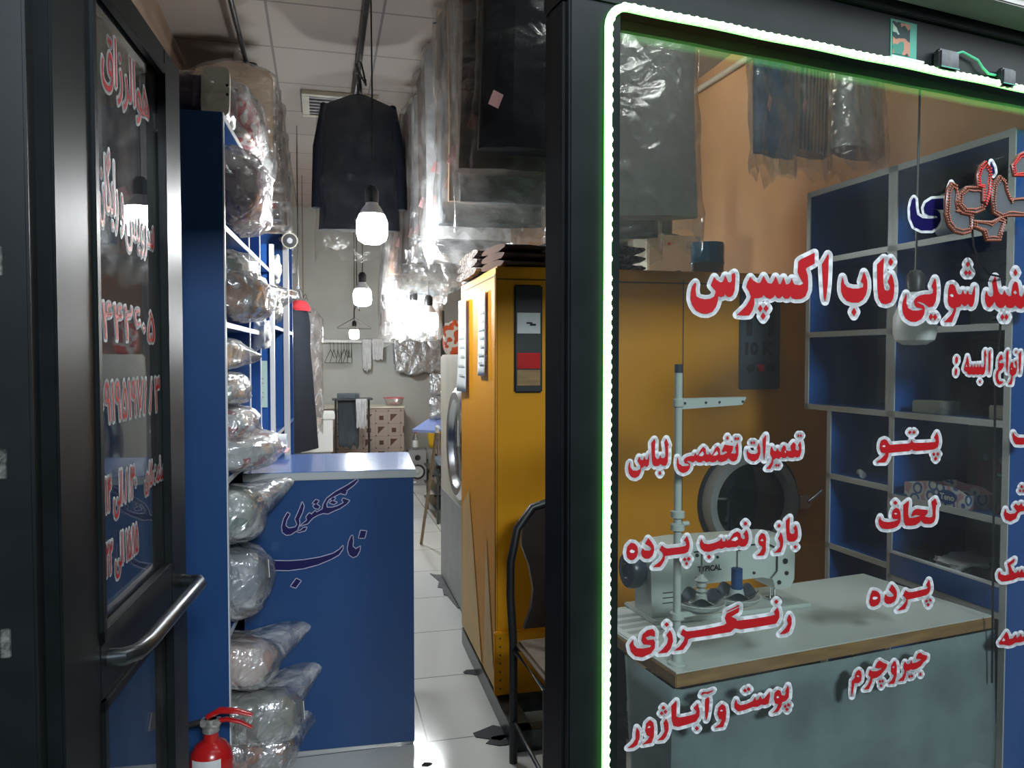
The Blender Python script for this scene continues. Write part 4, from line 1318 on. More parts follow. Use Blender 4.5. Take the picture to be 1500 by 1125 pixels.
def rail(label, pts, r=.014, m='dark_steel', supports=()):
    t = thing('ceiling_rail', label, 'clothes rail', pts[0])
    o = V(pts[0])
    b = B()
    b.tube([V(p) - o for p in pts], r, 10)
    b.out('bar', m, t)
    b = B()
    for p in supports:
        b.tube([V(p) - o, V((p[0], p[1], ZC)) - o], .007, 8)
        b.cyl(V((p[0], p[1], ZC - .006)) - o, V((p[0], p[1], ZC)) - o, .03)
    b.out('drop_rod', m, t)
    return t


RXR, RZR = .775, 3.27
rail('dark clothes rail on the ceiling above the yellow machine, full of covered garments', [(RXR, 2.55, RZR), (RXR, 7.2, RZR)], supports=((RXR, 2.62, RZR), (RXR, 4.5, RZR), (RXR, 7.1, RZR)))
rail('dark clothes rail on the ceiling over the blue shelving', [(-.40, 3.05, 3.19), (-.40, 7.2, 3.19)], supports=((-.40, 3.1, 3.19), (-.40, 5.1, 3.19), (-.40, 7.1, 3.19)))
rail('dark clothes rail on the ceiling behind the window header', [(1.40, 2.40, 3.2), (1.60, 2.50, 3.2), (1.80, 2.60, 3.2), (2.10, 2.69, 3.2), (2.28, 2.73, 3.2)], supports=((1.45, 2.425, 3.2), (2.25, 2.70, 3.2)))

protos = {}


def hang(kind, L, cm, x, y, z, rot, label, cat, group, k, ctail=.1, ticket=True, cover='garment_film', sx=1.0):
    key = (kind, k % 3, cover)
    if key not in protos:
        protos[key] = (make_garment('hanging_' + {'coat': 'coat', 'shirt': 'shirt', 'trousers': 'trousers', 'dress': 'dress'}[kind], label, cat, kind, 1.0, cm, 1.7 * k + len(kind), (x, y, z), rot, cover, .10, (-.19, -.07, -.93) if ticket else None, group), cm)
        g = protos[key][0]
        g.scale = (sx, 1, L)
        return g
    src = protos[key][0]
    return dup(src, (x, y, z), rot, label, group, {'cloth': MATS[cm]}, (sx, 1, L))


CN = {'cloth_black': 'black', 'cloth_navy': 'navy', 'cloth_charcoal': 'charcoal', 'cloth_grey': 'light grey', 'cloth_taupe': 'taupe', 'cloth_brown': 'brown', 'cloth_beige': 'beige', 'cloth_white': 'white', 'cloth_denim': 'denim blue', 'cloth_peach': 'peach', 'cloth_red': 'red', 'cloth_slate': 'slate', 'cloth_plaid': 'plaid'}
seq = [('coat', 'cloth_black', 1.00), ('coat', 'cloth_taupe', 1.03), ('trousers', 'cloth_white', 1.10), ('shirt', 'cloth_beige', 1.06), ('coat', 'cloth_slate', 1.12), ('trousers', 'cloth_beige', 1.0), ('shirt', 'cloth_white', 1.13), ('coat', 'cloth_navy', 1.16), ('shirt', 'cloth_taupe', 1.06), ('trousers', 'cloth_peach', 1.16), ('shirt', 'cloth_white', 1.15), ('coat', 'cloth_brown', 1.14), ('shirt', 'cloth_beige', 1.05), ('trousers', 'cloth_black', 1.14), ('coat', 'cloth_taupe', 1.14), ('shirt', 'cloth_grey', 1.11), ('dress', 'cloth_peach', 1.10), ('coat', 'cloth_taupe', 1.11), ('coat', 'cloth_brown', 1.12), ('shirt', 'cloth_slate', 1.2), ('coat', 'cloth_taupe', 1.4), ('coat', 'cloth_brown', 1.42)]
y = 2.72
for k, (kind, cm, L) in enumerate(seq):
    w_ = {'coat': 1.0, 'shirt': 1.06, 'trousers': 1.15, 'dress': 1.0}[kind]
    lab = f"{CN[cm]} {kind if kind != 'trousers' else 'pair of trousers'} in clear film, {ORD[k]} from the front above the yellow machine"
    hang(kind, L - .07, cm, RXR + (0.02 if k == 0 else R.uniform(-.035, .03)), y, RZR, R.uniform(-.10, .10), lab, 'garment', 'covered garments above the yellow machine', k, ticket=True, sx=w_, cover='suit_film' if k == 0 else 'garment_film')
    y += .20
# left row, over the shelving
seq2 = [('shirt', 'cloth_beige', .58), ('coat', 'cloth_taupe', .60), ('coat', 'cloth_taupe', .66), ('shirt', 'cloth_red', .66), ('coat', 'cloth_grey', .70), ('coat', 'cloth_taupe', .70), ('shirt', 'cloth_beige', .72), ('coat', 'cloth_charcoal', .74), ('trousers', 'cloth_navy', .78), ('shirt', 'cloth_beige', .8), ('coat', 'cloth_navy', .82), ('shirt', 'cloth_grey', .86)]
y = 4.55
for k, (kind, cm, L) in enumerate(seq2):
    lab = f"{CN[cm]} {kind if kind != 'trousers' else 'pair of trousers'} in clear film, {ORD[k]} from the front over the blue shelving"
    hang(kind, L, cm, -.47 + R.uniform(-.03, .03), y, 3.19, R.uniform(-.12, .12), lab, 'garment', 'covered garments over the blue shelving', k + 1)
    y += .215
# seen through the window, high up
wseq = [('coat', 'cloth_pale', 1.02, 1.28, 2.98, 'light grey coat in clear film hanging behind the window beside the post'),
        ('shirt', 'cloth_grey', 1.06, 1.26, 3.24, 'slate shirt in clear film just behind the light grey coat beside the post'),
        ('trousers', 'cloth_white', 1.14, 1.27, 3.5, 'pale trousers in film, third in the row behind the window post'),
        ('trousers', 'cloth_jeans', .88, 1.60, 2.50, 'faded blue jeans in film high up behind the window'),
        ('shirt', 'cloth_plaid', .84, 1.80, 2.60, 'grey and red plaid shirt in film beside the blue jeans'),
        ('dress', 'cloth_pale', .80, 2.10, 2.69, 'grey green dress in wide film, last of the garments behind the window')]
for k, (kind, cm, L, x, y, lab) in enumerate(wseq):
    hang(kind, L, cm, x, y, 3.2, [-.25, -.3, -.25, .35, .4, .45][k], lab, 'garment', 'covered garments behind the window', k, ticket=False, sx=1 if k < 3 else .62)
rail('short dark clothes rail beside the post behind the window', [(1.27, 2.8, 3.2), (1.27, 4.0, 3.2)], supports=((1.27, 2.85, 3.2), (1.27, 3.9, 3.2)))

# the dark suit on the aisle rail
su = at(529, 138, 4.7)
CRX = su.x - .015
rail('dark aisle rail on the ceiling that carries the dark suit', [(CRX, 3.3, 3.27), (CRX, 6.9, 3.27)], r=.017, supports=((CRX, 3.5, 3.27), (CRX, 6.8, 3.27)))
make_garment('hanging_suit', 'dark navy suit in clear film hanging alone over the aisle', 'garment', 'coat', .82, 'cloth_ink', 3.3, (CRX, su.y, 3.20), -.10, 'suit_film', .17, None, None, lapel='cloth_black')
ty = 4.55
for k in range(4):
    t = thing('empty_hanger', f'empty dark clothes hanger, {ORD[k]} from the front on the aisle rail', 'hanger', (CRX, ty + k * .17, 3.255), 1.35 + .1 * k, 'empty hangers on the aisle rail')
    b = B()
    b.tube([(0, 0, -.06), (0, 0, -.01), (.012, 0, .012), (.03, 0, .02), (.042, 0, .005)], .003, 6)
    b.out('hook', 'steel', t)
    b = B()
    b.tube([(-.17, 0, -.13), (-.08, 0, -.085), (0, 0, -.06), (.08, 0, -.085), (.17, 0, -.13), (0, 0, -.137), (-.17, 0, -.13)], .0055, 6)
    b.out('shoulder_bar', 'black_plastic', t)

# ================================================================== BULBS
def bulb(px, py, d, r, label, lit=True, top=None, cordx=None):
    c = at(px, py, d)
    t = thing('hanging_bulb', label, 'light bulb', c, group='hanging light bulbs')
    g = ('front_bulb_glow' if d < 4 else 'soft_bulb_glow' if px > 600 else 'bulb_glow') if lit else 'white_plastic'
    b = B()
    b.lathe([(0, -r * .95), (r * .55, -r * .92), (r * .9, -r * .7), (r, -r * .3), (r, r * .5), (r * .82, r * .95)], 24)
    b.out('diffuser', g, t)
    b = B()
    b.lathe([(r * .82, r * .95), (r * .62, r * 1.35), (r * .42, r * 1.6), (r * .4, r * 1.75)], 20)
    b.out('bulb_base', 'white_plastic', t)
    b = B()
    b.lathe([(r * .42, r * 1.7), (r * .45, r * 2.5), (r * .25, r * 2.8)], 14)
    b.out('lamp_holder', 'black_plastic', t)
    b = B()
    z1 = top if top else ZC - c.z
    b.tube([(0, 0, r * 2.7), (.004, 0, z1 * .5), (0, 0, z1)], .004 if lit else .003, 6)
    b.out('cord', 'black_plastic', t)
    return t


bulb(545, 336, 3.5, .070, 'lit bulb hanging on a black cord before the dark suit')
bulb(531, 436, 5.8, .068, 'lit bulb hanging in the aisle below the dark suit, second from the front')
bulb(519, 490, 8.2, .052, 'small lit bulb hanging in front of the wire hangers at the rear')
bulb(606, 463, 6.3, .075, 'lit bulb under the covered brown coats, the one toward the aisle')
bulb(628, 472, 6.0, .075, 'lit bulb under the covered brown coats, the one toward the machine')
bulb(1340, 478, 2.16, .056, 'unlit white bulb hanging over the sewing table before the cabinet', lit=False)

# added ceiling tube lamps, unseen, to brighten the garments and sewing table
emit('added_tube_glow', (1, .90, .76), 46)
emit('added_white_tube_glow', (.95, 1, .97), 48)
for (x, y, ra_, gm, lb) in ((1.62, 3.95, 0, 'added_tube_glow', 'added ceiling tube lamp, unseen, brightening the covered garments behind the window'), (1.30, 2.02, math.pi / 2, 'added_white_tube_glow', 'added ceiling tube lamp, unseen, just inside the shop window above the sewing table')):
    t = thing('added_tube_lamp', lb, 'added ceiling lamp', (x, y, ZC), ra_)
    B().box((-.06, -.62, -.045), (.06, .62, 0), .006).out('housing', 'white_plastic', t)
    B().cyl((0, -.58, -.062), (0, .58, -.062), .014, n=12).out('tube', gm, t)
# ceiling vent
vp = at(497, 168, 5.6)
t = thing('ceiling_vent', 'square white ceiling vent partly behind the dark suit', 'vent', (vp.x, 5.75, ZC))
b = B()
for a, c in (((-.26, -.26, -.03), (.26, -.21, 0)), ((-.26, .21, -.03), (.26, .26, 0)), ((-.26, -.21, -.03), (-.21, .21, 0)), ((.21, -.21, -.03), (.26, .21, 0))):
    b.box(a, c, .004)
b.out('frame', 'cream_paint', t, smooth=False)
b = B()
for k in range(6):
    b.box((-.21, -.18 + k * .07, -.022), (.21, -.15 + k * .07, -.004), 0)
b.out('slats', 'grey_paint', t, smooth=False)

# ================================================================== YELLOW MACHINE
MC = at(727, 1015, 3.2)
MC.z = 0
MA = math.radians(-.6)
MW, MDp, Z0, Z1 = 1.60, .86, .10, 1.875
t = thing('dry_cleaning_machine', 'tall yellow dry cleaning machine with round porthole behind the window post', 'machine', MC, MA)
b = B()
b.box((0, 0, Z0), (MW, MDp, Z1), .006)
b.out('body', 'yellow_paint', t)
mat('seam', (.05, .03, .005), .6)
mat('pale_yellow', (.66, .42, .14), .5, var=.2, vscale=2)
b = B()
for a, c in (((.83, -.002, .35), (.834, .0, Z1 - .04)), ((.0, -.002, Z1 - .055), (MW, 0, Z1 - .05)), ((-.002, .015, Z0 + .02), (0, .019, Z1 - .03)), ((-.002, .0, Z1 - .04), (0, MDp, Z1 - .036))):
    b.box(a, c)
b.out('seams', 'seam', t, smooth=False)
b = B()
b.box((-.012, -.02, Z0), (.82, .0, .365), .004)
lp = b.out('lower_panel', 'yellow_paint', t)
b = B()
for k in range(7):
    b.cyl((.012, -.0225, .13 + k * .035), (.012, -.019, .13 + k * .035), .004, n=8)
b.out('screws', 'dark_steel', lp)
b = B()
b.bm.faces.new([b.bm.verts.new(V(p)) for p in ((-.003, .30, Z0 + .01), (-.003, MDp - .02, Z0 + .01), (-.003, MDp - .06, .75), (-.003, .62, .85))])
b.bm.faces.new([b.bm.verts.new(V(p)) for p in ((-.003, .02, Z0 + .01), (-.003, .26, Z0 + .01), (-.003, .20, .72))])
b.out('pale_panel', 'pale_yellow', t, smooth=False)  # paler patches low on the left side
# base channel
b = B()
b.box((.0, -.30, 0), (.08, MDp, .085), .003)
b.box((.0, -.30, 0), (MW, -.24, .085), .003)
b.box((.1, .02, 0), (MW - .05, MDp - .05, Z0))
b.out('base_channel', 'dark_steel', t, smooth=False)
# sight strip window
b = B()
b.box((.075, -.012, 1.355), (.195, .0, 1.80), .008)
sg = b.out('gauge_window', 'black_plastic', t)
for nm, z0, z1, m_ in (('paper_dial', 1.60, 1.685, 'paper'), ('red_label', 1.455, 1.52, 'red_paint'), ('orange_label', 1.385, 1.45, 'wood_edge')):
    b = B()
    b.box((.086, -.0145, z0), (.184, -.012, z1))
    o = b.out(nm, m_, sg, smooth=False)
b = B()
b.box((.125, -.0165, 1.64), (.15, -.0145, 1.646), 0)
b.box((.14, -.0165, 1.632), (.165, -.0145, 1.640), 0)
b.out('dial_hand', 'ink', sg, smooth=False)
# name plate with letters and buttons
mat('plate_grey', (.07, .09, .11), .35, .3)
pw0, pw1, pz0, pz1 = 1.10, 1.30, 1.36, 1.82
b = B()
b.box((pw0, -.01, pz0), (pw1, 0, pz1), .003)
plate = b.out('control_plate', 'plate_grey', t)
for body, x0, z0, w_, h_ in (('M', 1.135, 1.60, .13, .13), ('10 K', 1.13, 1.515, .13, .05)):
    _, fb = fontwork(body, lambda x, y, k: V((x0 + x, -.0108, z0 + y)), w_, h_, bold=.005)
    fb.out('print', 'ink', plate, smooth=False, fix=False)
for k, m_ in enumerate(('black_plastic', 'red_paint', 'cloth_navy')):
    B().cyl((1.15 + k * .05, -.024, 1.455), (1.15 + k * .05, -.01, 1.455), .017, n=16).out('push_button', m_, plate)
# porthole
pcx, pcz, pr = 1.155, .855, .215
b = B()
Mp = Matrix.Translation((pcx, 0, pcz)) @ Matrix.Rotation(math.pi / 2, 4, 'X')
b.lathe([(pr * 1.08, 0), (pr * 1.08, .03), (pr * 1.0, .06), (pr * .86, .06), (pr * .80, .03), (pr * .80, 0)], 48, M=Mp, cap=False)
ring_ = b.out('porthole_ring', 'grey_paint', t)
b = B()
b.lathe([(pr * .82, .015), (pr * .6, .03), (pr * .3, .04), (0.001, .042)], 40, M=Mp)
mat('porthole_glass', (.004, .008, .012), .04, spec=.8, coat=.5)
b.out('porthole_glass', 'porthole_glass', ring_)
b = B()
b.lathe([(pr * 1.16, 0), (pr * 1.16, .008), (pr * 1.06, .010)], 48, M=Mp, cap=False)
b.out('gasket', 'black_plastic', t)
b = B()
b.box((pcx + pr * .98, -.07, pcz - .03), (pcx + pr * 1.28, -.03, pcz + .03), .008)
b.tube([(pcx + pr * 1.2, -.07, pcz), (pcx + pr * 1.5, -.075, pcz + .05)], .009, 10)
b.out('latch', 'steel', t)
# papers taped on the left side
for nm, lb, y0, y1, z0, z1, m_ in (('taped_notice', 'long printed sheet taped on the lit side of the yellow machine, near edge', .17, .33, 1.42, 1.79, 'paper'), ('taped_notice', 'white curling sheet taped on the lit side of the yellow machine, far end', .62, .84, 1.33, 1.79, 'paper')):
    o = thing(nm, lb, 'notice', MC + V((-.006, (y0 + y1) / 2, (z0 + z1) / 2)), MA, 'notices on the yellow machine')
    b = B()
    hh, ww = (z1 - z0) / 2, (y1 - y0) / 2
    b.grid(lambda i, j: V((-.003 - .012 * (1 - j) ** 3 * (i if y0 > .5 else .3), -ww + 2 * ww * i, -hh + 2 * hh * j)), 6, 10)
    b.out('sheet_body', m_, o, solid=.001)
    b = B()
    for k in range(8):
        z = hh - .05 - k * hh * .2
        b.quad((-.0055 - .012 * ((hh - z) / 2 / hh) ** 3, -ww * .75, z), (-.0055 - .012 * ((hh - z) / 2 / hh) ** 3, ww * (.7 - .3 * (k % 3)), z), (-.0055 - .012 * ((hh - z) / 2 / hh) ** 3, ww * (.7 - .3 * (k % 3)), z - .01), (-.0055 - .012 * ((hh - z) / 2 / hh) ** 3, -ww * .75, z - .01))
    b.out('print', 'sage', o, smooth=False)
# on top of the machine
pattern('cloth_leopard', [(.015, .015, .015), (.2, .17, .15), (.06, .045, .04), (.26, .23, .2)], 26)
pattern('cloth_checked', [(.02, .02, .025), (.5, .5, .5), (.03, .03, .03)], 34)
topitems = [(.10, .55, .13, .26, .06, 'cloth_leopard', 'folded leopard patterned cloth on the far corner of the yellow machine top'), (.11, .15, .10, .16, .05, 'cloth_brown', 'flat brown cloth on the near corner of the yellow machine top'), (.33, .22, .10, .17, .06, 'cloth_black', 'folded black cloth beside the patterned ones on the yellow machine top'), (.55, .20, .10, .16, .06, 'cloth_checked', 'folded black and white checked cloth on the yellow machine top'), (.36, .58, .12, .16, .06, 'cloth_peach', 'folded peach cloth toward the back of the yellow machine top')]
for k, (x, y, rx, ry, rz, m_, lb) in enumerate(topitems):
    c = Matrix.Translation(MC) @ Matrix.Rotation(MA, 4, 'Z') @ V((x, y, Z1 + rz))
    o = thing('folded_cloth', lb, 'folded cloth', c, .1 * k, 'folded cloths on the yellow machine')
    b = B()
    for q in range(3):
        zz = -rz + (q + .5) * rz * 2 / 3
        r2 = rz / 3
        b.rings([[V((rx * u * (1 - .03 * q), ry * math.cos(a), zz + r2 * math.sin(a) + .006 * nz((u, a, q), 2, k))) for a in (2 * math.pi * i / 18 for i in range(18))] for u in [-1, -.96, -.6, -.2, .2, .6, .96, 1]])
    b.out('folds', m_, o)
# blue tank behind
c = at(1036, 398, 3.62)
c.z = Z1
t = thing('blue_tank', 'dark blue plastic tank standing on the yellow machine', 'tank', c)
mat('tank_blue', (.015, .11, .22), .22, coat=.4)
b = B()
b.lathe([(.072, 0), (.076, .008), (.076, .06), (.079, .064), (.079, .072), (.077, .076), (.078, .15), (.074, .163), (.0, .165)], 32)
b.out('tank_body', 'tank_blue', t)
b = B()
b.tube([(-.10, 0, .012), (-.13, .03, .03), (-.17, .03, .02)], .007, 8)
b.out('outlet_hose', 'rubber', t)

# boiler with flue
c = at(985, 345, 4.25)
t = thing('wall_boiler', 'cream boxed boiler with a steel flue on the far right wall', 'boiler', (c.x, c.y, 1.62), .0)
b = B()
b.box((-.155, -.02, 0), (.17, .28, c.z - 1.62), .008)
b.out('casing', 'cream_paint', t)
B().box((.07, -.024, c.z - 1.62 - .075), (.15, -.019, c.z - 1.62 - .03)).out('maker_plate', 'grey_edging', t, smooth=False)
B().cyl((-.03, -.024, c.z - 1.62 - .05), (-.03, -.019, c.z - 1.62 - .05), .008, n=10).out('indicator', 'red_paint', t)
zt = c.z - 1.62
b = B()
b.lathe([(.11, zt), (.10, zt + .015), (.055, zt + .02), (.055, zt + .14), (.06, zt + .145), (.06, zt + .165), (.053, zt + .17), (.053, ZC - 1.62)], 24, c=(.0, .13, 0))
b.out('flue', 'dark_steel', t)
B().box((-.155, .28, .1), (.155, .34, .2)).out('wall_bracket', 'dark_steel', t)
pa, pb = onplane(1008, 141, V((XR - .02, 0, 0)), V((1, 0, 0))), onplane(1081, 94, V((XR - .02, 0, 0)), V((1, 0, 0)))
b = B()
b.tube([pa + (pa - pb) * .3, pb + (pb - pa) * .3], .018, 10)
tag(b.out('wall_conduit', 'cream_paint'), 'straight peach painted conduit running along the high right wall', 'conduit')

# ================================================================== CHAIR
leg = onz(752, 1117, 0)
fl = onz(801, 1008, .44)
fd = (V((fl.x, fl.y, 0)) - V((leg.x, leg.y, 0)))
CA = math.atan2(fd.y, fd.x) + math.pi / 2      # local -y points to the sitter's front
t = thing('metal_chair', 'black tubular chair with dark brown back behind the window post', 'chair', leg, CA)
DL = fd.length
CW = .40
mat('chair_seat', (.22, .17, .12), .5, var=.4, vscale=9, bump=.1, bscale=30)
mat('chair_back', (.03, .018, .015), .35, var=.3, vscale=5)
tb = .0155
b = B()
arch = [(0, 0, 0), (0, .0, .45), (-.006, .02, .62), (0, .035, .74), (.03, .05, .86), (.09, .058, .935), (.2, .062, .965)]
pts = arch + [(CW - x, y, z) for x, y, z in arch[-2::-1]]
b.tube(pts, tb, 12)
b.out('back_frame', 'black_plastic', t)
for x in (0, CW):
    b = B()
    b.tube([(x, -DL, 0), (x, -DL, .42), (x, -DL + .004, .435)], .0135, 10)
    b.out('front_leg', 'black_plastic', t)
b = B()
b.tube([(0, 0, .425), (0, -DL, .425), (CW, -DL, .425), (CW, 0, .425)], .012, 10, closed=True)
b.out('seat_rail', 'black_plastic', t)
for x in (0, CW):
    B().tube([(x, .0, .16), (x, -DL, .13)], .008, 8).out('stretcher', 'black_plastic', t)
B().tube([(0, -DL, .2), (CW, -DL, .2)], .008, 8).out('stretcher', 'black_plastic', t)
b = B()
b.box((.005, -DL - .005, .432), (CW - .005, -.005, .462), .012)
b.out('seat', 'chair_seat', t)
b = B()
half = [(.055, .48), (.085, .56), (.092, .63), (.075, .72), (.045, .80), (.055, .87), (.10, .925), (.2, .95)]
poly = half + [(CW - x, z) for x, z in half[-2::-1]]
b.prism(poly, .022, Matrix.Translation((0, .045, 0)) @ Matrix(((1, 0, 0, 0), (0, 0, 1, 0), (0, 1, 0, 0), (0, 0, 0, 1))))
b.out('backrest', 'chair_back', t)
# ================================================================== SEWING TABLE
TA = math.radians(8)
TO = onz(990, 987, .78)
TO.z = 0
TM = Matrix.Translation(TO) @ Matrix.Rotation(TA, 4, 'Z')
TLn, TD, TZ = 1.05, .46, .78
mat('table_white', (.55, .60, .56), .3, var=.06, vscale=6)
mat('skirt_cloth', (.19, .25, .25), .9, var=.35, vscale=5, bump=.1, bscale=200)
t = thing('sewing_table', 'white topped sewing table with wooden edge behind the shop window', 'table', TO, TA)
B().box((.004, .004, TZ - .004), (TLn - .004, TD - .004, TZ)).out('table_top', 'table_white', t, smooth=False)
B().box((0, 0, TZ - .034), (TLn, TD, TZ - .0035), .002).out('top_core', 'wood_edge', t, smooth=False)
for x in (.05, TLn - .09):
    for y in (.05, TD - .09):
        B().box((x, y, 0), (x + .04, y + .04, TZ - .034)).out('leg', 'dark_steel', t, smooth=False)
B().box((.07, TD - .08, .12), (TLn - .09, TD - .055, .16)).out('stretcher', 'dark_steel', t, smooth=False)
t = thing('table_skirt', 'grey green cloth skirt hanging from the sewing table edge', 'cloth', TO, TA)
b = B()


def sk(i, j):
    # runs from the left side round the corner and along the front
    L0 = .22
    s = i * (L0 + TLn - .01)
    z = (TZ - .036) * (1 - j) + .015 * j
    wv = .006 * math.sin(s * 21 + 2 * j) * j + .004 * nz((s * 4, j * 3, 1), 1.5, 2)
    if s < L0:
        y = (L0 - s) * (1 - .55 * j)
        return V((-.006 - wv - .012 * j, y, z))
    return V((s - L0, -.008 - wv - .012 * j, z))


b.grid(sk, 70, 14)
b.out('skirt_sheet', 'skirt_cloth', t, solid=.003)
# printed sheet on the table
c = TM @ V((-.0 + .03, .33, TZ + .001))
t = thing('printed_sheet', 'white printed sheet on the sewing table next to the light strip', 'paper', c, TA)
B().box((-.02, -.10, 0), (.12, .10, .0012)).out('sheet_body', 'paper', t, smooth=False)
b = B()
for k in range(4):
    b.box((0, -.08 + k * .04, .0012), (.10, -.06 + k * .04, .0018))
b.out('print', 'sage', t, smooth=False)

# ------------------------------------------------------------------ sewing machine
mat('machine_white', (.50, .56, .52), .3, coat=.3)
mat('handwheel', (.035, .05, .065), .3)
sc = onz(968, 902, TZ)
sc.z = TZ
t = thing('sewing_machine', 'white industrial sewing machine on the table behind the window', 'sewing machine', sc, math.radians(4))
b = B()
b.box((-.06, -.07, 0), (.45, .11, .012), .003)
b.out('bed', 'machine_white', t)
b = B()
prof_ = [(-.052, .012), (.058, .012), (.062, .06), (.075, .082), (.11, .092), (.30, .094), (.335, .085), (.345, .055), (.395, .055), (.408, .08), (.41, .175), (.395, .20), (.35, .208), (.05, .212), (-.02, .208), (-.05, .19), (-.056, .15)]
pm = Matrix.Translation((0, .055, 0)) @ Matrix(((1, 0, 0, 0), (0, 0, -1, 0), (0, 1, 0, 0), (0, 0, 0, 1)))
b.prism(prof_, .10, pm)
bmesh.ops.bevel(b.bm, geom=[e for e in b.bm.edges if len(e.link_faces) == 2 and e.calc_face_angle(0) > .8], offset=.006, segments=2, affect='EDGES', clamp_overlap=True)
arm_ = b.out('machine_body', 'machine_white', t)
b = B()
Mx = Matrix.Translation((-.058, .005, .135)) @ Matrix.Rotation(-math.pi / 2, 4, 'Y')
b.lathe([(.03, -.01), (.030, .012), (.047, .014), (.049, .02), (.049, .042), (.045, .048), (.022, .05), (.018, .046), (.0, .046)], 32, M=Mx)
b.out('handwheel', 'handwheel', t)
b = B()
for x, z, r in ((.085, .175, .005), (.15, .165, .004), (.30, .18, .004), (.36, .17, .011), (.375, .135, .008), (.38, .10, .006), (.085, .11, .005), (.27, .11, .004), (.355, .075, .006)):
    b.cyl((x, -.049, z), (x, -.0445, z), r, n=12)
b.out('screws', 'dark_steel', arm_)
b = B()
b.tube([(.075, -.048, .185), (.15, -.05, .188), (.23, -.05, .192), (.31, -.05, .192), (.335, -.05, .18), (.345, -.05, .15), (.345, -.05, .11), (.325, -.05, .09)], .0022, 6)
b.box((.215, -.052, .178), (.225, -.045, .198), .001)
b.out('oil_line', 'black_plastic', arm_)
b = B()
for k in range(3):
    b.box((-.02, -.047, .05 + k * .014), (.02, -.0452, .052 + k * .014))
b.out('vent_slots', 'ink', arm_, smooth=False)
_, fb = fontwork('TYPICAL', lambda x, y, k: V((.088 + x, -.0462, .128 + y)), .075, .015, bold=.0008)
fb.out('maker_name', 'ink', arm_, smooth=False, fix=False)
b = B()
b.cyl((.375, 0, .055), (.375, 0, .02), .004, n=8)
b.cyl((.36, 0, .055), (.36, 0, .012), .002, n=8)
b.box((.345, -.012, .012), (.392, .012, .018), .002)
b.out('needle_bar', 'steel', t)
# ------------------------------------------------------------------ thread stand
ts = onz(991, 972, TZ)
t = thing('thread_stand', 'white pole thread stand on the near corner of the sewing table', 'thread stand', ts, math.radians(10))
z_ = TZ
b = B()
b.lathe([(.022, 0), (.022, .004), (.012, .008), (.0115, .05)], 24)
b.out('stand_foot', 'machine_white', t)
b = B()
b.cyl((0, 0, .006), (0, 0, .685), .0092, n=16)
b.out('pole', 'machine_white', t)
B().cyl((0, 0, .685), (0, 0, .705), .0102, n=16).out('end_cap', 'handwheel', t)
b = B()
for z in (.105, .315, .345):
    b.lathe([(.0105, 0), (.0165, .002), (.0165, .016), (.0105, .018)], 18, c=(0, 0, z))
b.lathe([(.0105, 0), (.0125, .002), (.0125, .018), (.0105, .02)], 18, c=(0, 0, .605))
b.cyl((.012, 0, .114), (.03, 0, .114), .006, n=10)
b.cyl((.012, 0, .33), (.03, 0, .33), .006, n=10)
b.out('collars', 'machine_white', t)
b = B()
b.prism([(.008, .600), (.185, .606), (.196, .622), (.196, .625), (.008, .625)], .004, Matrix.Translation((0, 0, 0)) @ Matrix(((1, 0, 0, 0), (0, 0, -1, 0), (0, 1, 0, 0), (0, 0, 0, 1))))
b.box((.008, -.004, .622), (.196, .014, .625), .001)
ga = b.out('guide_arm', 'machine_white', t)
b = B()
for x in (.015, .075, .115, .185):
    b.cyl((x, -.006, .614), (x, -.0035, .614), .0032, n=10)
b.out('eyelets', 'handwheel', ga)
b = B()
b.box((-.01, -.006, .108), (.21, .006, .120), .002)
b.out('spool_bar', 'machine_white', t)
for x, nm in ((.078, 'a'), (.185, 'b')):
    b = B()
    b.lathe([(.012, .120), (.05, .124), (.058, .136), (.056, .137), (.045, .128), (.0, .126)], 32, c=(x, .01, 0), cap=False)
    d_ = b.out('spool_dish', 'machine_white', t)
    b = B()
    b.rings([[V((x + (.03 + .022 * q) * math.cos(a), .01 + (.03 + .022 * q) * math.sin(a), .131 + .018 * q + .008 * q * math.sin(5 * a))) for a in (2 * math.pi * i / 40 for i in range(40))] for q in (0, .5, 1)], False, False)
    b.out('foam_pad', 'handwheel', d_)
    B().cyl((x, .01, .126), (x, .01, .25), .0022, n=8).out('spindle', 'steel', t)
w0 = Matrix.Translation(ts) @ Matrix.Rotation(math.radians(10), 4, 'Z')
t2 = thing('cone_holder', 'grey ribbed spring holder on the dish beside the stand pole', 'spool holder', w0 @ V((.078, .01, .131)), 0)
b = B()
b.lathe([(.016, 0), (.013, .02), (.008, .024), (.013, .03), (.009, .036), (.013, .042), (.010, .05), (.017, .056), (.006, .066), (.004, .07)], 20)
b.out('holder_body', 'sage', t2)
t2 = thing('thread_spool', 'small blue thread spool on the outer dish of the thread stand', 'thread spool', w0 @ V((.185, .01, .131)), 0)
B().lathe([(.020, 0), (.015, .022), (.0, .022)], 16).out('spool_foot', 'machine_white', t2)
mat('thread_blue', (.015, .07, .22), .7, bump=.3, bscale=300, stretch=(1, 1, 8))
B().lathe([(.0135, .022), (.0135, .072), (.0, .072)], 20).out('thread', 'thread_blue', t2)

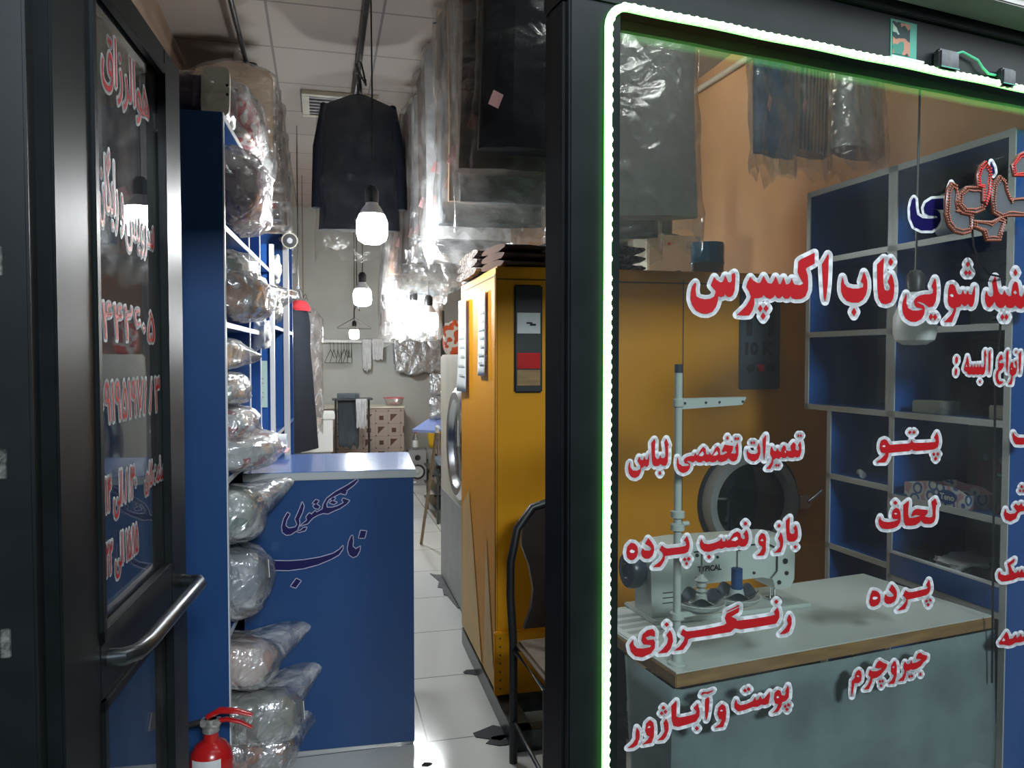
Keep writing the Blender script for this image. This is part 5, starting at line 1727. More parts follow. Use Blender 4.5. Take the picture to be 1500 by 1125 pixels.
# ================================================================== CABINET ON THE RIGHT
CO = at(1480, 192, 2.17)
CO.z = 0
CE = at(1180, 592, 3.04)
CE.z = 0
CA2 = math.atan2((CE - CO).y, (CE - CO).x)
CL = (CE - CO).length
CM = Matrix.Translation(CO) @ Matrix.Rotation(CA2, 4, 'Z')
cw = lambda x, y, z: CM @ V((x, y, z))
t = thing('wall_cabinet', 'blue and grey open cabinet with white edges along the right wall', 'cabinet', CO, CA2)
mat('cab_back', (.42, .44, .43), .6, var=.08, vscale=4)
Dc = .33
c1, c2 = .43, CL
lowfar = .745
B().box((-.018, -Dc, 0), (0, 0, 2.14)).out('end_panel', 'blue_bright', t, smooth=False)
for x0, z0, z1 in ((c1 - .009, 0, 2.14), (c2 - .018, 1.30, 2.14), (lowfar - .018, 0, 1.30)):
    B().box((x0, -Dc, z0), (x0 + .018, 0, z1)).out('upright', 'blue_bright', t, smooth=False)
B().box((0, -Dc, 1.30), (c2, -Dc + .008, 2.14)).out('back_panel', 'cab_back', t, smooth=False)
B().box((0, -Dc, 0), (lowfar, -Dc + .008, 1.30)).out('back_panel', 'cab_back', t, smooth=False)
shelves = [(0, c2, 2.125), (0, c1, 1.86), (c1, c2, 1.86), (0, c1, 1.58), (c1, c2, 1.58), (0, c2, 1.30), (0, c1, 1.02), (c1, lowfar, 1.045), (0, c1, .745), (c1, lowfar, .78), (0, lowfar, .42), (0, lowfar, .06)]
for x0, x1, z in shelves:
    B().box((x0, -Dc, z), (x1, 0, z + .018)).out('shelf', 'blue_bright', t, smooth=False)
b = B()
for x0, x1, z in shelves:
    b.box((x0, 0, z - .001), (x1, .004, z + .0195))
for x0, z0, z1 in ((-.021, 0, 2.145), (c1 - .018, 0, 2.145), (c1 + .001, 1.30, 2.145), (c2 - .02, 1.30, 2.145), (lowfar - .02, 0, 1.30)):
    b.box((x0, 0, z0), (x0 + .021, .004, z1))
b.out('edging', 'grey_edging', t, smooth=False)
b = B()
b.box((.0, -.012, .765), (c1 - .012, .006, .838), .001)
dw = b.out('drawer', 'blue_bright', t, smooth=False)
b = B()
b.box((.0, -.012, .838), (c1 - .012, .007, .844))
b.out('drawer_edge', 'white_edging', dw, smooth=False)
# contents
mat('thread_red', (.22, .008, .015), .75, bump=.3, bscale=260, stretch=(1, 1, 8))
mat('thread_lightblue', (.10, .22, .34), .75, bump=.3, bscale=260, stretch=(1, 1, 8))


def cone(px, py, d, r, h, m_, lb, zf=None, grp='thread cones in the cabinet'):
    c = at(px, py, d)
    if zf is not None:
        c.z = zf
    o = thing('thread_cone', lb, 'thread cone', c, group=grp)
    B().lathe([(r, .004), (r * 1.02, .02), (r * .72, h * .86), (r * .5, h * .9), (0, h * .9)], 22).out('thread', m_, o)
    B().lathe([(r * .9, 0), (r * .9, .004), (r * .3, h * .9), (r * .24, h * 1.02), (0, h * 1.02)], 18).out('cone_core', 'grey_edging', o)


for x, y, m_, lb in ((.235, -.20, 'thread_red', 'dark red thread cone behind the tissue box, farthest of the three'), (.165, -.19, 'thread_red', 'bright red thread cone behind the tissue box, middle of the three'), (.10, -.19, 'thread_red', 'dark red thread cone behind the tissue box, beside the blue one'), (.045, -.19, 'thread_lightblue', 'pale blue thread cone at the near end of the cabinet shelf')):
    w = cw(x, y, 1.038)
    o = thing('thread_cone', lb, 'thread cone', w, group='thread cones in the cabinet')
    B().lathe([(.030, .004), (.031, .02), (.022, .125), (.014, .13), (0, .13)], 22).out('thread', m_, o)
    B().lathe([(.026, 0), (.026, .004), (.010, .13), (.008, .15), (0, .15)], 18).out('cone_core', 'grey_edging', o)
o = thing('thread_cone', 'large black thread cone in front of the pale blue one', 'thread cone', cw(.045, -.075, 1.038), group='thread cones in the cabinet')
B().lathe([(.040, .004), (.042, .01), (.038, .11), (0, .112)], 24).out('thread', 'cloth_black', o)
B().lathe([(.030, .112), (.030, .118), (.026, .118), (.0, .113)], 20).out('cone_core', 'green_card', o)
# tissue box
pattern('tissue_print', [(.62, .64, .62), (.60, .62, .62), (.08, .14, .32), (.55, .57, .57), (.5, .3, .33)], 24)
o = thing('tissue_box', 'opened floral tissue box with a blue badge on the cabinet shelf', 'box', cw(.245, -.055, 1.038), CA2)
b = B()
L_, w_, h_ = .125, .05, .065
top = lambda x: h_ * (.72 + .28 * math.sin((x / L_ + 1) * 1.6) + .05 * math.sin(x * 60))
n_ = 14
for y in (w_, -w_):
    fr = [V((-L_ + 2 * L_ * k / n_, y, 0)) for k in range(n_ + 1)]
    up = [V((-L_ + 2 * L_ * k / n_, y, top(-L_ + 2 * L_ * k / n_))) for k in range(n_ + 1)]
    b.rings([fr, up], closed=False)
for x in (-L_, L_):
    b.quad((x, -w_, 0), (x, w_, 0), (x, w_, top(x)), (x, -w_, top(x)))
b.quad((-L_, -w_, .001), (L_, -w_, .001), (L_, w_, .001), (-L_, w_, .001))
bx = b.out('carton', 'tissue_print', o, smooth=False, solid=.0012)
b = B()
b.prism([(-.05 + .036 * math.cos(a) * (1 + .06 * math.sin(3 * a)), .028 + .022 * math.sin(a)) for a in (2 * math.pi * k / 24 for k in range(24))], .001, Matrix.Translation((0, w_ + .0008, 0)) @ Matrix(((1, 0, 0, 0), (0, 0, 1, 0), (0, 1, 0, 0), (0, 0, 0, 1))))
b.out('badge', 'thread_blue', bx)
_, fb = fontwork('Teno', lambda x, y, k: V((-.024 - x, w_ + .0026, .019 + y)), .052, .018, bold=.001)
fb.out('print', 'white_plastic', bx, smooth=False, fix=False)
# other contents
o = thing('black_bag', 'black zipped bag in the near column of the cabinet', 'bag', cw(.19, -.20, 1.325), CA2)
b = B()
b.rings([[V((.15 * u * (1 - .12 * q), .09 * math.copysign(abs(math.cos(a)) ** .5, math.cos(a)) * (1 - .1 * q), .01 + .19 * q + .006 * nz((u, a, q), 3))) for u, a in [(math.copysign(abs(math.sin(a_)) ** .4, math.sin(a_)), a_) for a_ in (2 * math.pi * k / 24 for k in range(24))]] for q in (0, .1, .5, .9, 1)])
b.out('bag_body', 'cloth_black', o)
b = B()
b.tube([(-.07, .07, .19), (-.05, .075, .225), (.05, .075, .225), (.07, .07, .19)], .006, 8)
b.out('grip', 'black_plastic', o)
for x, w_, lb in ((.30, .06, 'grey green carton at the far end of the shelf under the black bag'), (.035, .035, 'small pale carton at the near end of the shelf under the black bag')):
    o = thing('small_carton', lb, 'box', cw(x, -.06, 1.318), CA2)
    B().box((-w_, -.04, 0), (w_, .04, .042), .003).out('carton', 'olive_cloth', o)
o = thing('white_device', 'white framed device with two dark openings in the far cabinet column', 'device', cw(c1 + .12, -.30, 1.318), CA2)
b = B()
for a, c in (((-.10, 0, 0), (-.085, .05, .245)), ((.085, 0, 0), (.10, .05, .245)), ((-.085, 0, 0), (.085, .05, .03)), ((-.085, 0, .115), (.085, .05, .14)), ((-.085, 0, .225), (.085, .05, .245)), ((-.085, 0, .03), (.085, .008, .225))):
    b.box(a, c)
b.out('frame', 'white_plastic', o, smooth=False)
b = B()
b.box((-.084, .009, .031), (.084, .03, .114))
b.box((-.084, .009, .141), (.084, .02, .224))
b.out('openings', 'black_plastic', o, smooth=False)
B().box((-.07, .03, .075), (-.03, .034, .11)).out('orange_label', 'wood_edge', o, smooth=False)
mat('print_blue', (.06, .15, .34), .7)
sheet('price_list', 'printed price list with a blue table taped in the near cabinet column', 'paper', cw(.24, -Dc + .014, 1.715), .21, .24, 'sage', CA2 + math.pi, marks=lines(.1, .6, .12, .82, 10, 'print_blue') + [(.55, .12, .9, .8, 'print_blue'), (.2, .88, .8, .91, 'ink')])
sheet('price_list', 'smaller printed sheet with a blue header beside the price list', 'paper', cw(.07, -Dc + .014, 1.735), .11, .20, 'sage', CA2 + math.pi, marks=[(.1, .75, .9, .9, 'print_blue')] + lines(.2, .8, .2, .6, 4, 'print_blue'))
tag(bag_shape(.12, .09, .075, 3.3, .2, fine=.05).out('white_sack', 'cab_back', loc=cw(.26, -.17, 1.965)), 'crumpled grey white sack in the top near compartment of the cabinet', 'sack')
tag(bag_shape(.05, .06, .06, 5.3, .3, fine=.08).out('blue_pouch', 'print_blue', loc=cw(.06, -.2, 1.935)), 'blue pouch beside the crumpled sack at the near cabinet top', 'pouch')
B_ = [(c1 + .07, -.24, .05, .22, .20, 1.878, 'grey_edging', 'grey box standing in the top far cabinet compartment'), (c1 + .07, -.24, .045, .10, .09, 1.598, 'cab_back', 'grey file box in the second far cabinet compartment')]
for x, y, wx, wy, hz, z, m_, lb in B_:
    o = thing('storage_box', lb, 'box', cw(x, y, z), CA2)
    B().box((-wx, -.08, 0), (wx, .08, hz), .004).out('box_body', m_, o)
    B().box((-wx - .003, -.083, hz - .03), (wx + .003, .083, hz + .002), .003).out('lid', m_, o)
for k, (x, y, r, m_, lb) in enumerate(((.33, -.09, .07, 'cloth_black', 'crumpled black cloth at the far end above the cabinet drawer'), (.20, -.11, .09, 'cloth_white', 'crumpled white cloth between the black ones above the drawer'), (.09, -.10, .08, 'cloth_charcoal', 'crumpled charcoal cloth at the near end above the drawer'))):
    tag(bag_shape(r, r * .9, .045, 7.7 + k, .5, fine=.09).out('crumpled_cloth', m_, loc=cw(x, y, .815)), lb, 'cloth', 'crumpled cloths above the drawer')
tag(B().tube([cw(c1 + .16, -.03, 1.075), cw(c1 + .20, -.05, 1.08)], .012, 10).out('small_bobbin', 'white_plastic'), 'small white bobbin on the far lower cabinet shelf', 'bobbin')

# ================================================================== THINGS ON THE WINDOW HEADER
hx = lambda px, py, n=-.052: fpix(px, py, n)
o = thing('small_picture', 'small green and white picture card on the window header', 'picture', hx(1324, 58), FA)
B().box((-.042, 0, -.042), (.042, .004, .042)).out('card', 'green_card', o, smooth=False)
pattern('picture_print', [(.35, .45, .36), (.03, .05, .05), (.4, .2, .13), (.05, .2, .15)], 16, 'NOISE')
B().box((-.037, -.0015, -.037), (.018, 0, .037)).out('print', 'picture_print', o, smooth=False)
b = B()
b.box((-.05, -.012, -.052), (.055, .002, -.046), .001)
b.out('ledge', 'white_edging', o, smooth=False)
for (px, py, w, h, lb) in ((1380, 92, .034, .024, 'small black adapter box on the window header beside the picture card'), (1467, 117, .026, .022, 'small black adapter box on the window header at the far end')):
    o = thing('adapter_box', lb, 'adapter', hx(px, py), FA, 'adapters on the window header')
    B().box((-w, -.022, -h), (w, .0, h), .005).out('box_body', 'dark_steel', o)
    B().box((-w * .9, -.0235, -h + .003), (w * .9, -.022, -h + .006)).out('rim', 'green_card', o)
emit('cable_green', (.1, .7, .35), .15)
pts = [hx(1388, 82, -.056), hx(1410, 76, -.06), hx(1432, 88, -.06), hx(1440, 100, -.06), hx(1448, 108, -.058), hx(1458, 110, -.056)]
mat('cable_mint', (.1, .5, .3), .4)
tag(B().tube(pts, .003, 8).out('header_cable', 'cable_mint'), 'thin mint green cable curling over the window header', 'cable')
mat('sticker', (.55, .55, .48), .8)
c = fpix(1322, 3, -.1)
sheet('worn_sticker', 'torn pale sticker with dark letters on the fascia soffit', 'sticker', fp(.70, -.13, 2.3255), .09, .05, 'sticker', FA, tilt=-math.pi / 2, th=.0006, marks=[(.2, .3, .3, .8, 'ink'), (.4, .3, .48, .8, 'ink'), (.55, .45, .8, .6, 'ink')])
# ================================================================== DEEPER IN THE SHOP
# cream washer behind the yellow machine
wx = MC.x + .095
t = thing('cream_washer', 'cream washing machine with a steel porthole behind the yellow machine', 'machine', (wx, 4.06, 0), 0)
b = B()
b.box((0, 0, .0), (1.1, 1.15, 1.52), .01)
b.out('body', 'cream_paint', t)
b = B()
b.box((-.006, .02, .02), (0, 1.12, .62), .002)
b.out('lower_panel', 'grey_paint', t)
Mw = Matrix.Translation((0, .36, 1.0)) @ Matrix.Rotation(-math.pi / 2, 4, 'Y')
b = B()
b.lathe([(.33, 0), (.33, .02), (.30, .04), (.26, .035), (.245, .0), (.24, -.02)], 40, M=Mw, cap=False)
rg = b.out('porthole_ring', 'steel', t)
b = B()
b.lathe([(.25, .005), (.15, .02), (.001, .025)], 32, M=Mw)
b.out('porthole_glass', 'porthole_glass', rg)
for (nm, lb, y0, y1, z0, z1, m_) in (('clear_box', 'pale plastic box on the cream washer beside the yellow machine', .02, .40, 1.52, 1.70, 'mint_paper'), ('dark_box', 'slate plastic box standing on the pale box over the washer', .03, .38, 1.70, 1.94, 'cloth_slate')):
    o = thing(nm, lb, 'box', (wx + .015, 4.06 + y0, z0), 0, 'boxes on the washer')
    B().box((0, 0, 0), (.35, y1 - y0, z1 - z0 - .012), .006).out('box_body', m_, o)
    B().box((-.006, -.006, z1 - z0 - .012), (.356, y1 - y0 + .006, z1 - z0), .003).out('lid', 'white_plastic', o)
c = at(654, 492, 5.9)
cloth('orange_cloth', [(.62, .10, .03), (.62, .58, .5), (.5, .08, .03)], 10)
tag(bag_shape(.06, .06, .11, 3.9, .25, fine=.05).out('orange_pouch', 'orange_cloth', loc=(wx + .06, 5.05, 1.63)), 'orange and white packet standing on the washer top', 'packet')

# draped silver bag, rod, hangers on the back wall
ra, rb = at(462, 500, 9.5), at(655, 500, 9.5)
ra.y = rb.y = YB - .12
ra.z = rb.z = 1.70
rodr = thing('wall_rod', 'white hanging rod along the rear wall', 'clothes rail', ra)
B().tube([(0, 0, 0), rb - ra], .022, 10).out('bar', 'white_plastic', rodr)
b = B()
for f in (.06, .5, .94):
    p = (rb - ra) * f
    b.cyl(p, p + V((0, .12, 0)), .01)
b.out('bracket', 'steel', rodr)
for k, px in enumerate((484, 489, 495, 500, 504, 508, 511, 515)):
    c = onplane(px, 503, V((0, YB - .12, 0)), V((0, 1, 0)))
    o = thing('wire_hanger', f'thin black wire hanger on the rear rod, {ORD[k]} from the dark robe', 'hanger', (c.x, c.y, 1.70), 1.2 + .12 * (k % 4), 'wire hangers on the rear rod')
    b = B()
    b.tube([(.02, 0, .0), (0, 0, .026), (-.02, 0, .0), (-.004, 0, -.04), (0, 0, -.10)], .003, 5)
    b.out('hook', 'black_plastic', o)
    b = B()
    b.tube([(0, 0, -.10), (-.19, 0, -.25), (-.19, 0, -.262), (.19, 0, -.262), (.19, 0, -.25), (0, 0, -.10)], .0035, 5)
    b.out('wire', 'black_plastic', o)


def drape(name, label, cat, px0, px1, py0, py1, Y, m_, seed, group=None, thick=.035):
    a, c = (onplane(*q, V((0, Y, 0)), V((0, 1, 0))) for q in ((px0, py0), (px1, py1)))
    w, h = abs(c.x - a.x) , a.z - c.z
    o = thing(name, label, cat, V(((a.x + c.x) / 2, (a.y + c.y) / 2, a.z)), 0, group)
    b = B()

    def f(i, j):
        s = (i - .5) * w
        lenk = 1 - .12 * (nz((i * 3, 0, 0), 2, seed) + .3) - .1 * abs(i - .5)
        if j < .45:
            z = -(h * .96 * lenk) * (.45 - j) / .45
            y = -thick
        elif j > .55:
            z = -(h * .7 * lenk) * (j - .55) / .45
            y = thick
        else:
            q = (j - .45) / .1 * math.pi
            z = .012 * math.sin(q)
            y = -thick * math.cos(q)
        return V((s * (1 + .1 * z / h), y - .018 * nz((i * 6, z * 5, 0), 1.4, seed) * min(1, -z * 20 + .1), z))
    b.grid(f, 22, 26)
    b.out('drape', m_, o, solid=.003)
    return o


mat('silver_film', (.50, .52, .53), .25, .55, var=.3, vscale=16, bump=.8, bscale=26)
drape('white_cloth', 'white cloth hanging long over the rear rod', 'cloth', 530, 544, 498, 547, YB - .12, 'cloth_white', 2, group='cloths on the rear rod')
drape('white_cloth', 'short white striped cloth knotted over the rear rod beside the long one', 'cloth', 545, 562, 497, 530, YB - .12, 'cloth_white', 5, group='cloths on the rear rod')
drape('silver_garment_bag', 'wide silvery garment bag draped over the end of the rear rod', 'garment bag', 575, 649, 500, 553, YB - .12, 'silver_film', 8, thick=.05)
# tiled half wall with a coat over it
pattern('tile_pattern', [(.5, .42, .36), (.46, .38, .33)], 4)
m, n, l, bs = nodes_of('patterned_tile')
tc = n.new('ShaderNodeTexCoord')
sp = n.new('ShaderNodeSeparateXYZ')
l.new(tc.outputs['Object'], sp.inputs[0])


def fr(sock, sc_):
    q = n.new('ShaderNodeMath')
    q.operation = 'MULTIPLY_ADD'
    q.inputs[1].default_value = sc_
    q.inputs[2].default_value = 50
    l.new(sock, q.inputs[0])
    return q


T_ = .145
ux, uz_ = fr(sp.outputs['X'], 1 / T_), fr(sp.outputs['Z'], 1 / T_)


def mth(op, a, b_=None):
    q = n.new('ShaderNodeMath')
    q.operation = op
    for k_, v_ in enumerate((a, b_)):
        if v_ is None:
            continue
        if isinstance(v_, (int, float)):
            q.inputs[k_].default_value = v_
        else:
            l.new(v_.outputs[0], q.inputs[k_])
    return q


fx, fz = mth('FRACT', ux), mth('FRACT', uz_)
par = mth('MODULO', mth('ADD', mth('FLOOR', ux), mth('FLOOR', uz_)), 2)
insx = mth('MULTIPLY', mth('GREATER_THAN', fx, .22), mth('LESS_THAN', fx, .80))
insz = mth('MULTIPLY', mth('GREATER_THAN', fz, .22), mth('LESS_THAN', fz, .80))
ins = mth('MULTIPLY', insx, insz)
tri = mth('GREATER_THAN', fz, fx)
dark = mth('MULTIPLY', mth('MULTIPLY', ins, par), tri)
sm = mth('MULTIPLY', mth('MULTIPLY', mth('MULTIPLY', mth('GREATER_THAN', fx, .33), mth('LESS_THAN', fx, .68)), mth('MULTIPLY', mth('GREATER_THAN', fz, .33), mth('LESS_THAN', fz, .68))), mth('SUBTRACT', 1, par))
cor = mth('MULTIPLY', mth('LESS_THAN', fx, .12), mth('LESS_THAN', fz, .12))
dk = mth('MAXIMUM', mth('MAXIMUM', dark, sm), cor)
jn = mth('MAXIMUM', mth('LESS_THAN', fx, .03), mth('LESS_THAN', fz, .03))
m1 = n.new('ShaderNodeMix')
m1.data_type = 'RGBA'
m1.inputs[6].default_value = (.33, .265, .225, 1)
m1.inputs[7].default_value = (.085, .038, .028, 1)
l.new(dk.outputs[0], m1.inputs[0])
m2 = n.new('ShaderNodeMix')
m2.data_type = 'RGBA'
m2.inputs[7].default_value = (.22, .19, .17, 1)
l.new(jn.outputs[0], m2.inputs[0])
l.new(m1.outputs[2], m2.inputs[6])
l.new(m2.outputs[2], bs.inputs['Base Color'])
bs.inputs['Roughness'].default_value = .25
MATS['patterned_tile'] = m
hw0, hw1 = onplane(455, 600, V((0, 9.05, 0)), V((0, 1, 0))), onplane(592, 600, V((0, 9.05, 0)), V((0, 1, 0)))
t = thing('tiled_counter', 'low counter clad in brown and cream patterned tiles at the rear wall', 'counter', (hw0.x, 9.05, 0))
b = B()
W_ = hw1.x - hw0.x
b.box((0, 0, 0), (W_, .55, .91), .003)
b.out('tiled_body', 'patterned_tile', t, smooth=False)
B().box((-.01, -.01, .91), (W_ + .01, .56, .93), .003).out('counter_top', 'cream_paint', t)
mat('coat_grey', (.06, .075, .09), .9, bump=.2, bscale=200)
drape('grey_coat', 'dark grey coat thrown over the tiled counter', 'coat', 494, 527, 578, 661, 8.72, 'coat_grey', 3, thick=.06)
drape('pale_shirt', 'pale cream shirt over the tiled counter beside the grey coat', 'shirt', 521, 537, 585, 631, 8.60, 'cloth_white', 6, thick=.05)
q0, q1_ = onplane(486, 581, V((0, 8.72, 0)), V((0, 1, 0))), onplane(545, 581, V((0, 8.72, 0)), V((0, 1, 0)))
t = thing('clothes_stand', 'dark metal stand before the tiled counter that carries the grey coat', 'stand', (q0.x, 8.66, 0))
b = B()
b.box((0, -.10, q0.z - .035), (q1_.x - q0.x, .10, q0.z - .015), .004)
b.out('top_bar', 'dark_steel', t)
for x in (.04, q1_.x - q0.x - .04):
    B().cyl((x, 0, 0), (x, 0, q0.z - .03), .012).out('leg', 'dark_steel', t)
c = onplane(577, 592, V((0, 9.25, 0)), V((0, 1, 0)))
t = thing('plastic_basket', 'pink rimmed clear plastic tub on the tiled counter', 'tub', (c.x, 9.25, .93))
b = B()
b.lathe([(.09, 0), (.095, .01), (.12, .09), (.118, .09), (.09, .012), (.0, .01)], 24, cap=False)
b.out('tub_body', 'clear_film', t)
mat('pink_plastic', (.6, .12, .15), .4)
B().tube([(.122 * math.cos(a), .122 * math.sin(a), .09 + .0) for a in (2 * math.pi * k / 24 for k in range(24))], .006, 6, closed=True).out('rim', 'pink_plastic', t)
B().box((-.07, -.05, .012), (.05, .05, .04), .01).out('contents', 'pink_paper', t)

# white washing cabinet on the left, with paper on it
c0, c1_ = at(432, 640, 7.4), at(491, 640, 7.4)
t = thing('white_appliance', 'white boxy appliance with a flat lid left of the tiled counter', 'appliance', (c0.x - .05, c0.y, 0))
w = c1_.x - c0.x + .05
B().box((0, 0, .58), (w - .02, .45, .90), .006).out('body', 'white_plastic', t)
B().box((-.01, -.012, .90), (w, .46, .955), .006).out('lid', 'white_plastic', t)
B().box((0.02, .02, 0), (w - .04, .43, .58), .0).out('stand', 'grey_paint', t)
B().box((.10, -.004, .62), (.104, 0, .88)).out('seam', 'grey_edging', t, smooth=False)
t = thing('paper_stack', 'small sloping stack of paper on the white appliance', 'paper', (c0.x + .12, c0.y + .2, .956))
B().prism([(-.12, 0), (.13, 0), (-.10, .05)], .2, Matrix.Rotation(math.pi / 2, 4, 'X')).out('sheets', 'paper', t, smooth=False)
# robe with red collar, covered clothes behind it
c = at(438, 436, 6.3)
make_garment('black_robe', 'long black robe with a red collar hanging beyond the blue shelving', 'garment', 'dress', 1.22, 'cloth_black', 4.4, (c.x, c.y, c.z + .06), 1.1, None, 0, None, None)
rb_ = S.objects['black_robe']
b = B()
b.rings([[V((r_ * math.cos(a) * 1.5, r_ * math.sin(a), z)) for a in (2 * math.pi * k / 16 for k in range(16))] for r_, z in ((.04, -.085), (.062, -.10), (.085, -.15), (.07, -.17))], False, False)
b.out('collar', 'cloth_red', rb_)
pr = rb_.location
rr_ = thing('side_rail', 'steel clothes rail beyond the blue shelving that carries the black robe', 'clothes rail', (pr.x, pr.y, pr.z))
B().tube([(0, -.25, 0), (0, 1.6, 0)], .012, 8).out('bar', 'steel', rr_)
b = B()
for y in (-.2, 1.5):
    b.tube([(0, y, 0), (0, y, ZC - pr.z)], .006, 6)
b.out('drop_rod', 'steel', rr_)
for k, (yy, cm, L, lb) in enumerate(((.55, 'cloth_grey', 1.0, 'grey clothes in silvery film behind the black robe, nearer one'), (.95, 'cloth_white', 1.05, 'white clothes in silvery film behind the black robe, farther one'))):
    make_garment('hanging_shirt', lb, 'garment', 'shirt', L, cm, 6 + k, (pr.x + .02, pr.y + yy, pr.z), .8, 'bag_film', .12, None, 'covered clothes behind the robe')

# speakers, bottle and things beyond the washer
sy = onz(612, 711, 0)
for k, (dx, dy, lb) in enumerate(((0, 0, 'grey loudspeaker with a round black cone, beside the desk corner'), (.225, .10, 'grey loudspeaker with a round black cone, half behind the leaning pole'))):
    t = thing('loudspeaker', lb, 'speaker', (sy.x + dx, sy.y + dy, 0), 0, 'pair of loudspeakers')
    B().box((-.105, 0, 0), (.105, .24, .41), .006).out('cabinet', 'grey_paint', t)
    b = B()
    b.lathe([(.088, 0), (.088, .008), (.074, .012), (.066, .002)], 28, M=Matrix.Translation((0, 0, .16)) @ Matrix.Rotation(math.pi / 2, 4, 'X'), cap=False)
    b.out('woofer_ring', 'black_plastic', t)
    b = B()
    b.lathe([(.066, .003), (.028, -.0), (.024, .008), (.0, .012)], 24, M=Matrix.Translation((0, 0, .16)) @ Matrix.Rotation(math.pi / 2, 4, 'X'), cap=False)
    b.out('woofer_cone', 'grey_edging', t)
    b = B()
    b.lathe([(.034, 0), (.030, .006), (.012, .002), (.009, .008), (.0, .01)], 20, M=Matrix.Translation((0, 0, .325)) @ Matrix.Rotation(math.pi / 2, 4, 'X'))
    b.out('tweeter', 'black_plastic', t)
    B().box((-.08, -.003, .03), (-.02, 0, .05)).out('maker_plate', 'white_edging', t, smooth=False)
t = thing('spray_bottle', 'clear bottle with a dark red cap on the nearer loudspeaker', 'bottle', (sy.x - .01, sy.y + .12, .41))
B().lathe([(.034, 0), (.036, .01), (.036, .13), (.014, .175), (.013, .20)], 20).out('bottle_body', 'clear_film', t)
B().lathe([(.0345, .03), (.0365, .031), (.0365, .11), (.0345, .111)], 20, cap=False).out('label_sticker', 'paper', t)
B().lathe([(.016, .20), (.016, .225), (.0, .226)], 14).out('bottle_cap', 'red_paint', t)
# blue board with a yellow cloth
c = at(632, 636, 8.0)
t = thing('sleeve_board', 'lilac blue pointed ironing board end beside the loudspeakers', 'ironing board', (c.x, c.y, 0))
mat('lilac_cloth', (.25, .32, .62), .8)
mat('yellow_cloth', (.62, .38, .01), .8)
b = B()
b.prism([(-.16, .16), (.04, .0), (.24, -.03), (.26, .28), (.0, .22)], .035, Matrix.Translation((0, 0, .70)) @ Matrix.Rotation(-.35, 4, 'Y') @ Matrix.Rotation(.5, 4, 'X'))
b.out('board_top', 'lilac_cloth', t, smooth=False)
b = B()
b.tube([(.1, .1, .70), (.04, .1, 0)], .012, 8)
b.tube([(.06, .12, .70), (.2, .12, 0)], .012, 8)
b.out('legs', 'steel', t)
tag(bag_shape(.075, .06, .13, 2.9, .2, fine=.04).out('yellow_cloth', 'yellow_cloth', loc=(sy.x + .225, sy.y + .2, .54)), 'yellow cloth bundle under the lilac board on the second loudspeaker', 'cloth')
# leaning pole
p0 = onz(617, 797, 0)
p1 = at(651, 632, 5.32)
p1.x = min(p1.x, wx - .02)
t = thing('broom_pole', 'brown wooden pole leaning from the floor onto the cream washer', 'pole', p0)
B().tube([(0, 0, .005), p1 - p0], .0125, 10).out('pole_body', 'wood_pole', t)
b = B()
b.tube([p1 - p0, (p1 - p0) * 1.04], .014, 10)
b.out('pole_tip', 'white_plastic', t)
# low rack with dark things by the washer
ry = 5.65
rx_ = at(640, 700, 6.9).x
ry = at(640, 700, 6.9).y
t = thing('low_rack', 'low dark rack with crumpled things between washer and rear wall', 'rack', (rx_, ry, 0))
b = B()
for x in (0, .3):
    for y in (0, .7):
        b.box((x, y, 0), (x + .02, y + .02, .5))
b.out('posts', 'dark_steel', t, smooth=False)
for z in (.12, .27, .44):
    B().box((-.02, -.02, z), (.34, .74, z + .02)).out('shelf', 'dark_steel', t, smooth=False)
for k, (z, m_, lb) in enumerate(((.50, 'cloth_slate', 'crumpled slate cloth on top of the low dark rack'), (.33, 'cloth_white', 'folded white cloth on the middle of the low dark rack'), (.18, 'cloth_black', 'crumpled black cloth on the bottom of the low dark rack'))):
    tag(bag_shape(.12, .25, .038, 5.5 + k, .2, fine=.04).out('rack_cloth', m_, loc=(rx_ + .16, ry + .35, z + .014)), lb, 'cloth')
# silvery pouches on a dark strip that stands in for a shaded gap
dp_ = at(648, 560, 8.2)
t = thing('dark_gap_strip', 'thin dark strip standing for the shaded gap between the washer and the rear wall', 'post', (dp_.x, dp_.y, 0))
B().box((-.02, -.02, 0), (.02, .02, 2.0)).out('gap_strip_body', 'dark_steel', t, smooth=False)
b = B()
for z in (1.32, 1.08):
    b.tube([(0, -.02, z), (-.03, -.05, z + .01), (-.05, -.05, z + .03)], .005, 6)
b.out('hook', 'steel', t)
for z, lb in ((1.22, 'silvery grey pouch hanging on the thin dark strip, upper one'), (.97, 'silvery grey pouch hanging on the thin dark strip, lower one')):
    tag(bag_shape(.09, .05, .115, z * 7, .35, fine=.05).out('silver_pouch', 'silver_film', loc=(dp_.x - .06, dp_.y - .09, z)), lb, 'pouch', 'pouches on the dark post')
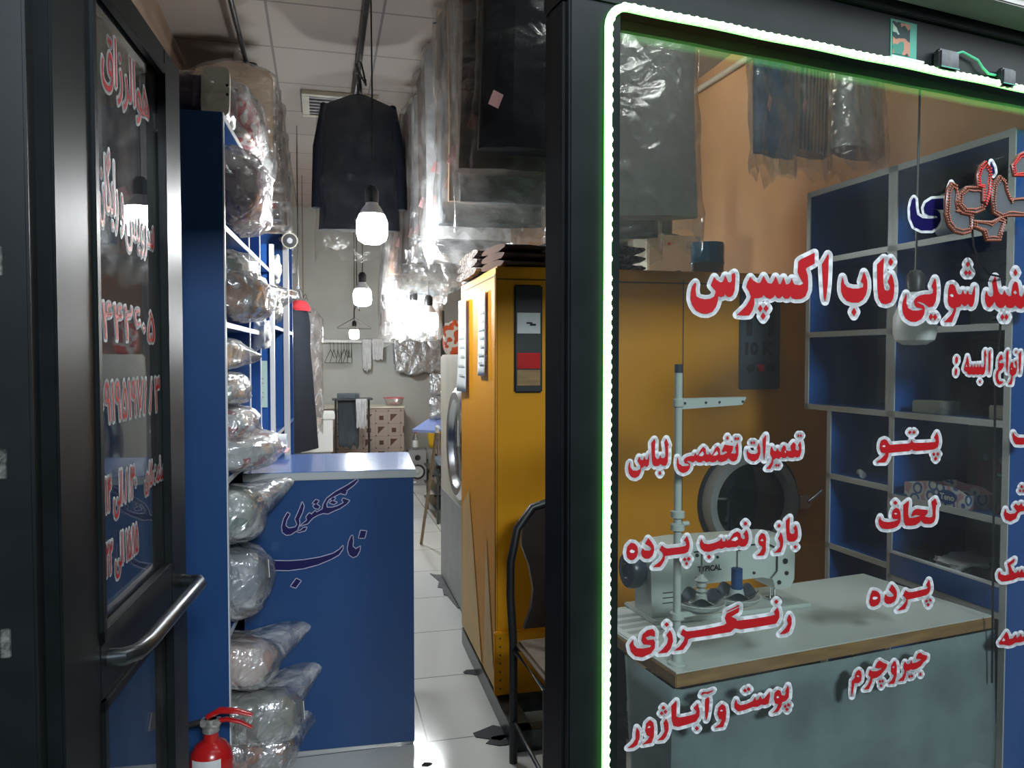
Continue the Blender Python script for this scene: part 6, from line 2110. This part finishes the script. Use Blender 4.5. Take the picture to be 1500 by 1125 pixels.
# floor mat, torn, along the machines
mat('torn_mat', (.13, .14, .14), .8, var=.3, vscale=12)
b = B()
rm = random.Random(4)
poly = [onz(x, y_, 0) for x, y_ in ((630, 841), (640, 843), (652, 842), (668, 846), (676, 890), (671, 892), (664, 884), (655, 873), (650, 872), (648, 862), (641, 861), (643, 852))]
b.prism([(p.x, p.y) for p in poly], .006)
tag(b.out('torn_mat', 'torn_mat', smooth=False), 'torn grey floor mat sticking out from under the cream washer', 'mat')
for k, (px, py, s) in enumerate(((693, 985, .05), (722, 1075, .09), (735, 1085, .07), (625, 1120, .02))):
    c = onz(px, py, 0)
    b = B()
    pl = [(s * (.6 + .5 * rm.random()) * math.cos(a), s * (.4 + .4 * rm.random()) * math.sin(a)) for a in (2 * math.pi * q / 9 for q in range(9))]
    b.prism(pl, .003)
    tag(b.out('floor_scrap', 'ink', loc=(c.x, c.y, .0005), smooth=False), ['black scrap at the far end of the machine base on the floor', 'black scrap beside the chair leg on the floor', 'second black scrap just behind the chair leg', 'tiny black scrap on the floor tiles in the aisle'][k], 'scrap')
# rear wall conduit and dome camera
c = onplane(583, 400, V((0, YB - .02, 0)), V((0, 1, 0)))
tag(B().tube([(c.x, YB - .02, ZC), (c.x, YB - .02, 1.75)], .016, 8).out('wall_pipe', 'white_plastic'), 'thin white pipe running down the rear wall behind the lit bulbs', 'pipe')
c = onplane(577, 436, V((0, YB - .06, 0)), V((0, 1, 0)))
t = thing('dome_camera', 'small black dome camera on the rear wall beside the white pipe', 'camera', c)
B().lathe([(.05, 0), (.05, .03), (.035, .05), (0, .055)], 20, M=Matrix.Translation((0, .06, 0)) @ Matrix.Rotation(math.pi / 2, 4, 'X')).out('housing', 'black_plastic', t)
B().ball((0, -.0, 0), .022, 14).out('lens', 'steel', t)
c = at(519, 474, 8.7)
c.y = 8.9
t = thing('large_hanger', 'wide empty wire hanger hanging from the aisle in front of the rear wall', 'hanger', (c.x, c.y, 2.0), .15)
b = B()
b.tube([(0, 0, -.05), (0, 0, .04), (.02, 0, .08), (.05, 0, .07), (.06, 0, .03)], .008, 8)
b.tube([(0.03, 0, .08), (0.03, 0, ZC - 2.0)], .006, 6)
b.out('hook', 'dark_steel', t)
b = B()
b.tube([(0, 0, -.05), (-.19, 0, -.16), (-.19, 0, -.17), (.19, 0, -.17), (.19, 0, -.16), (0, 0, -.05)], .005, 6)
b.out('wire', 'steel', t)
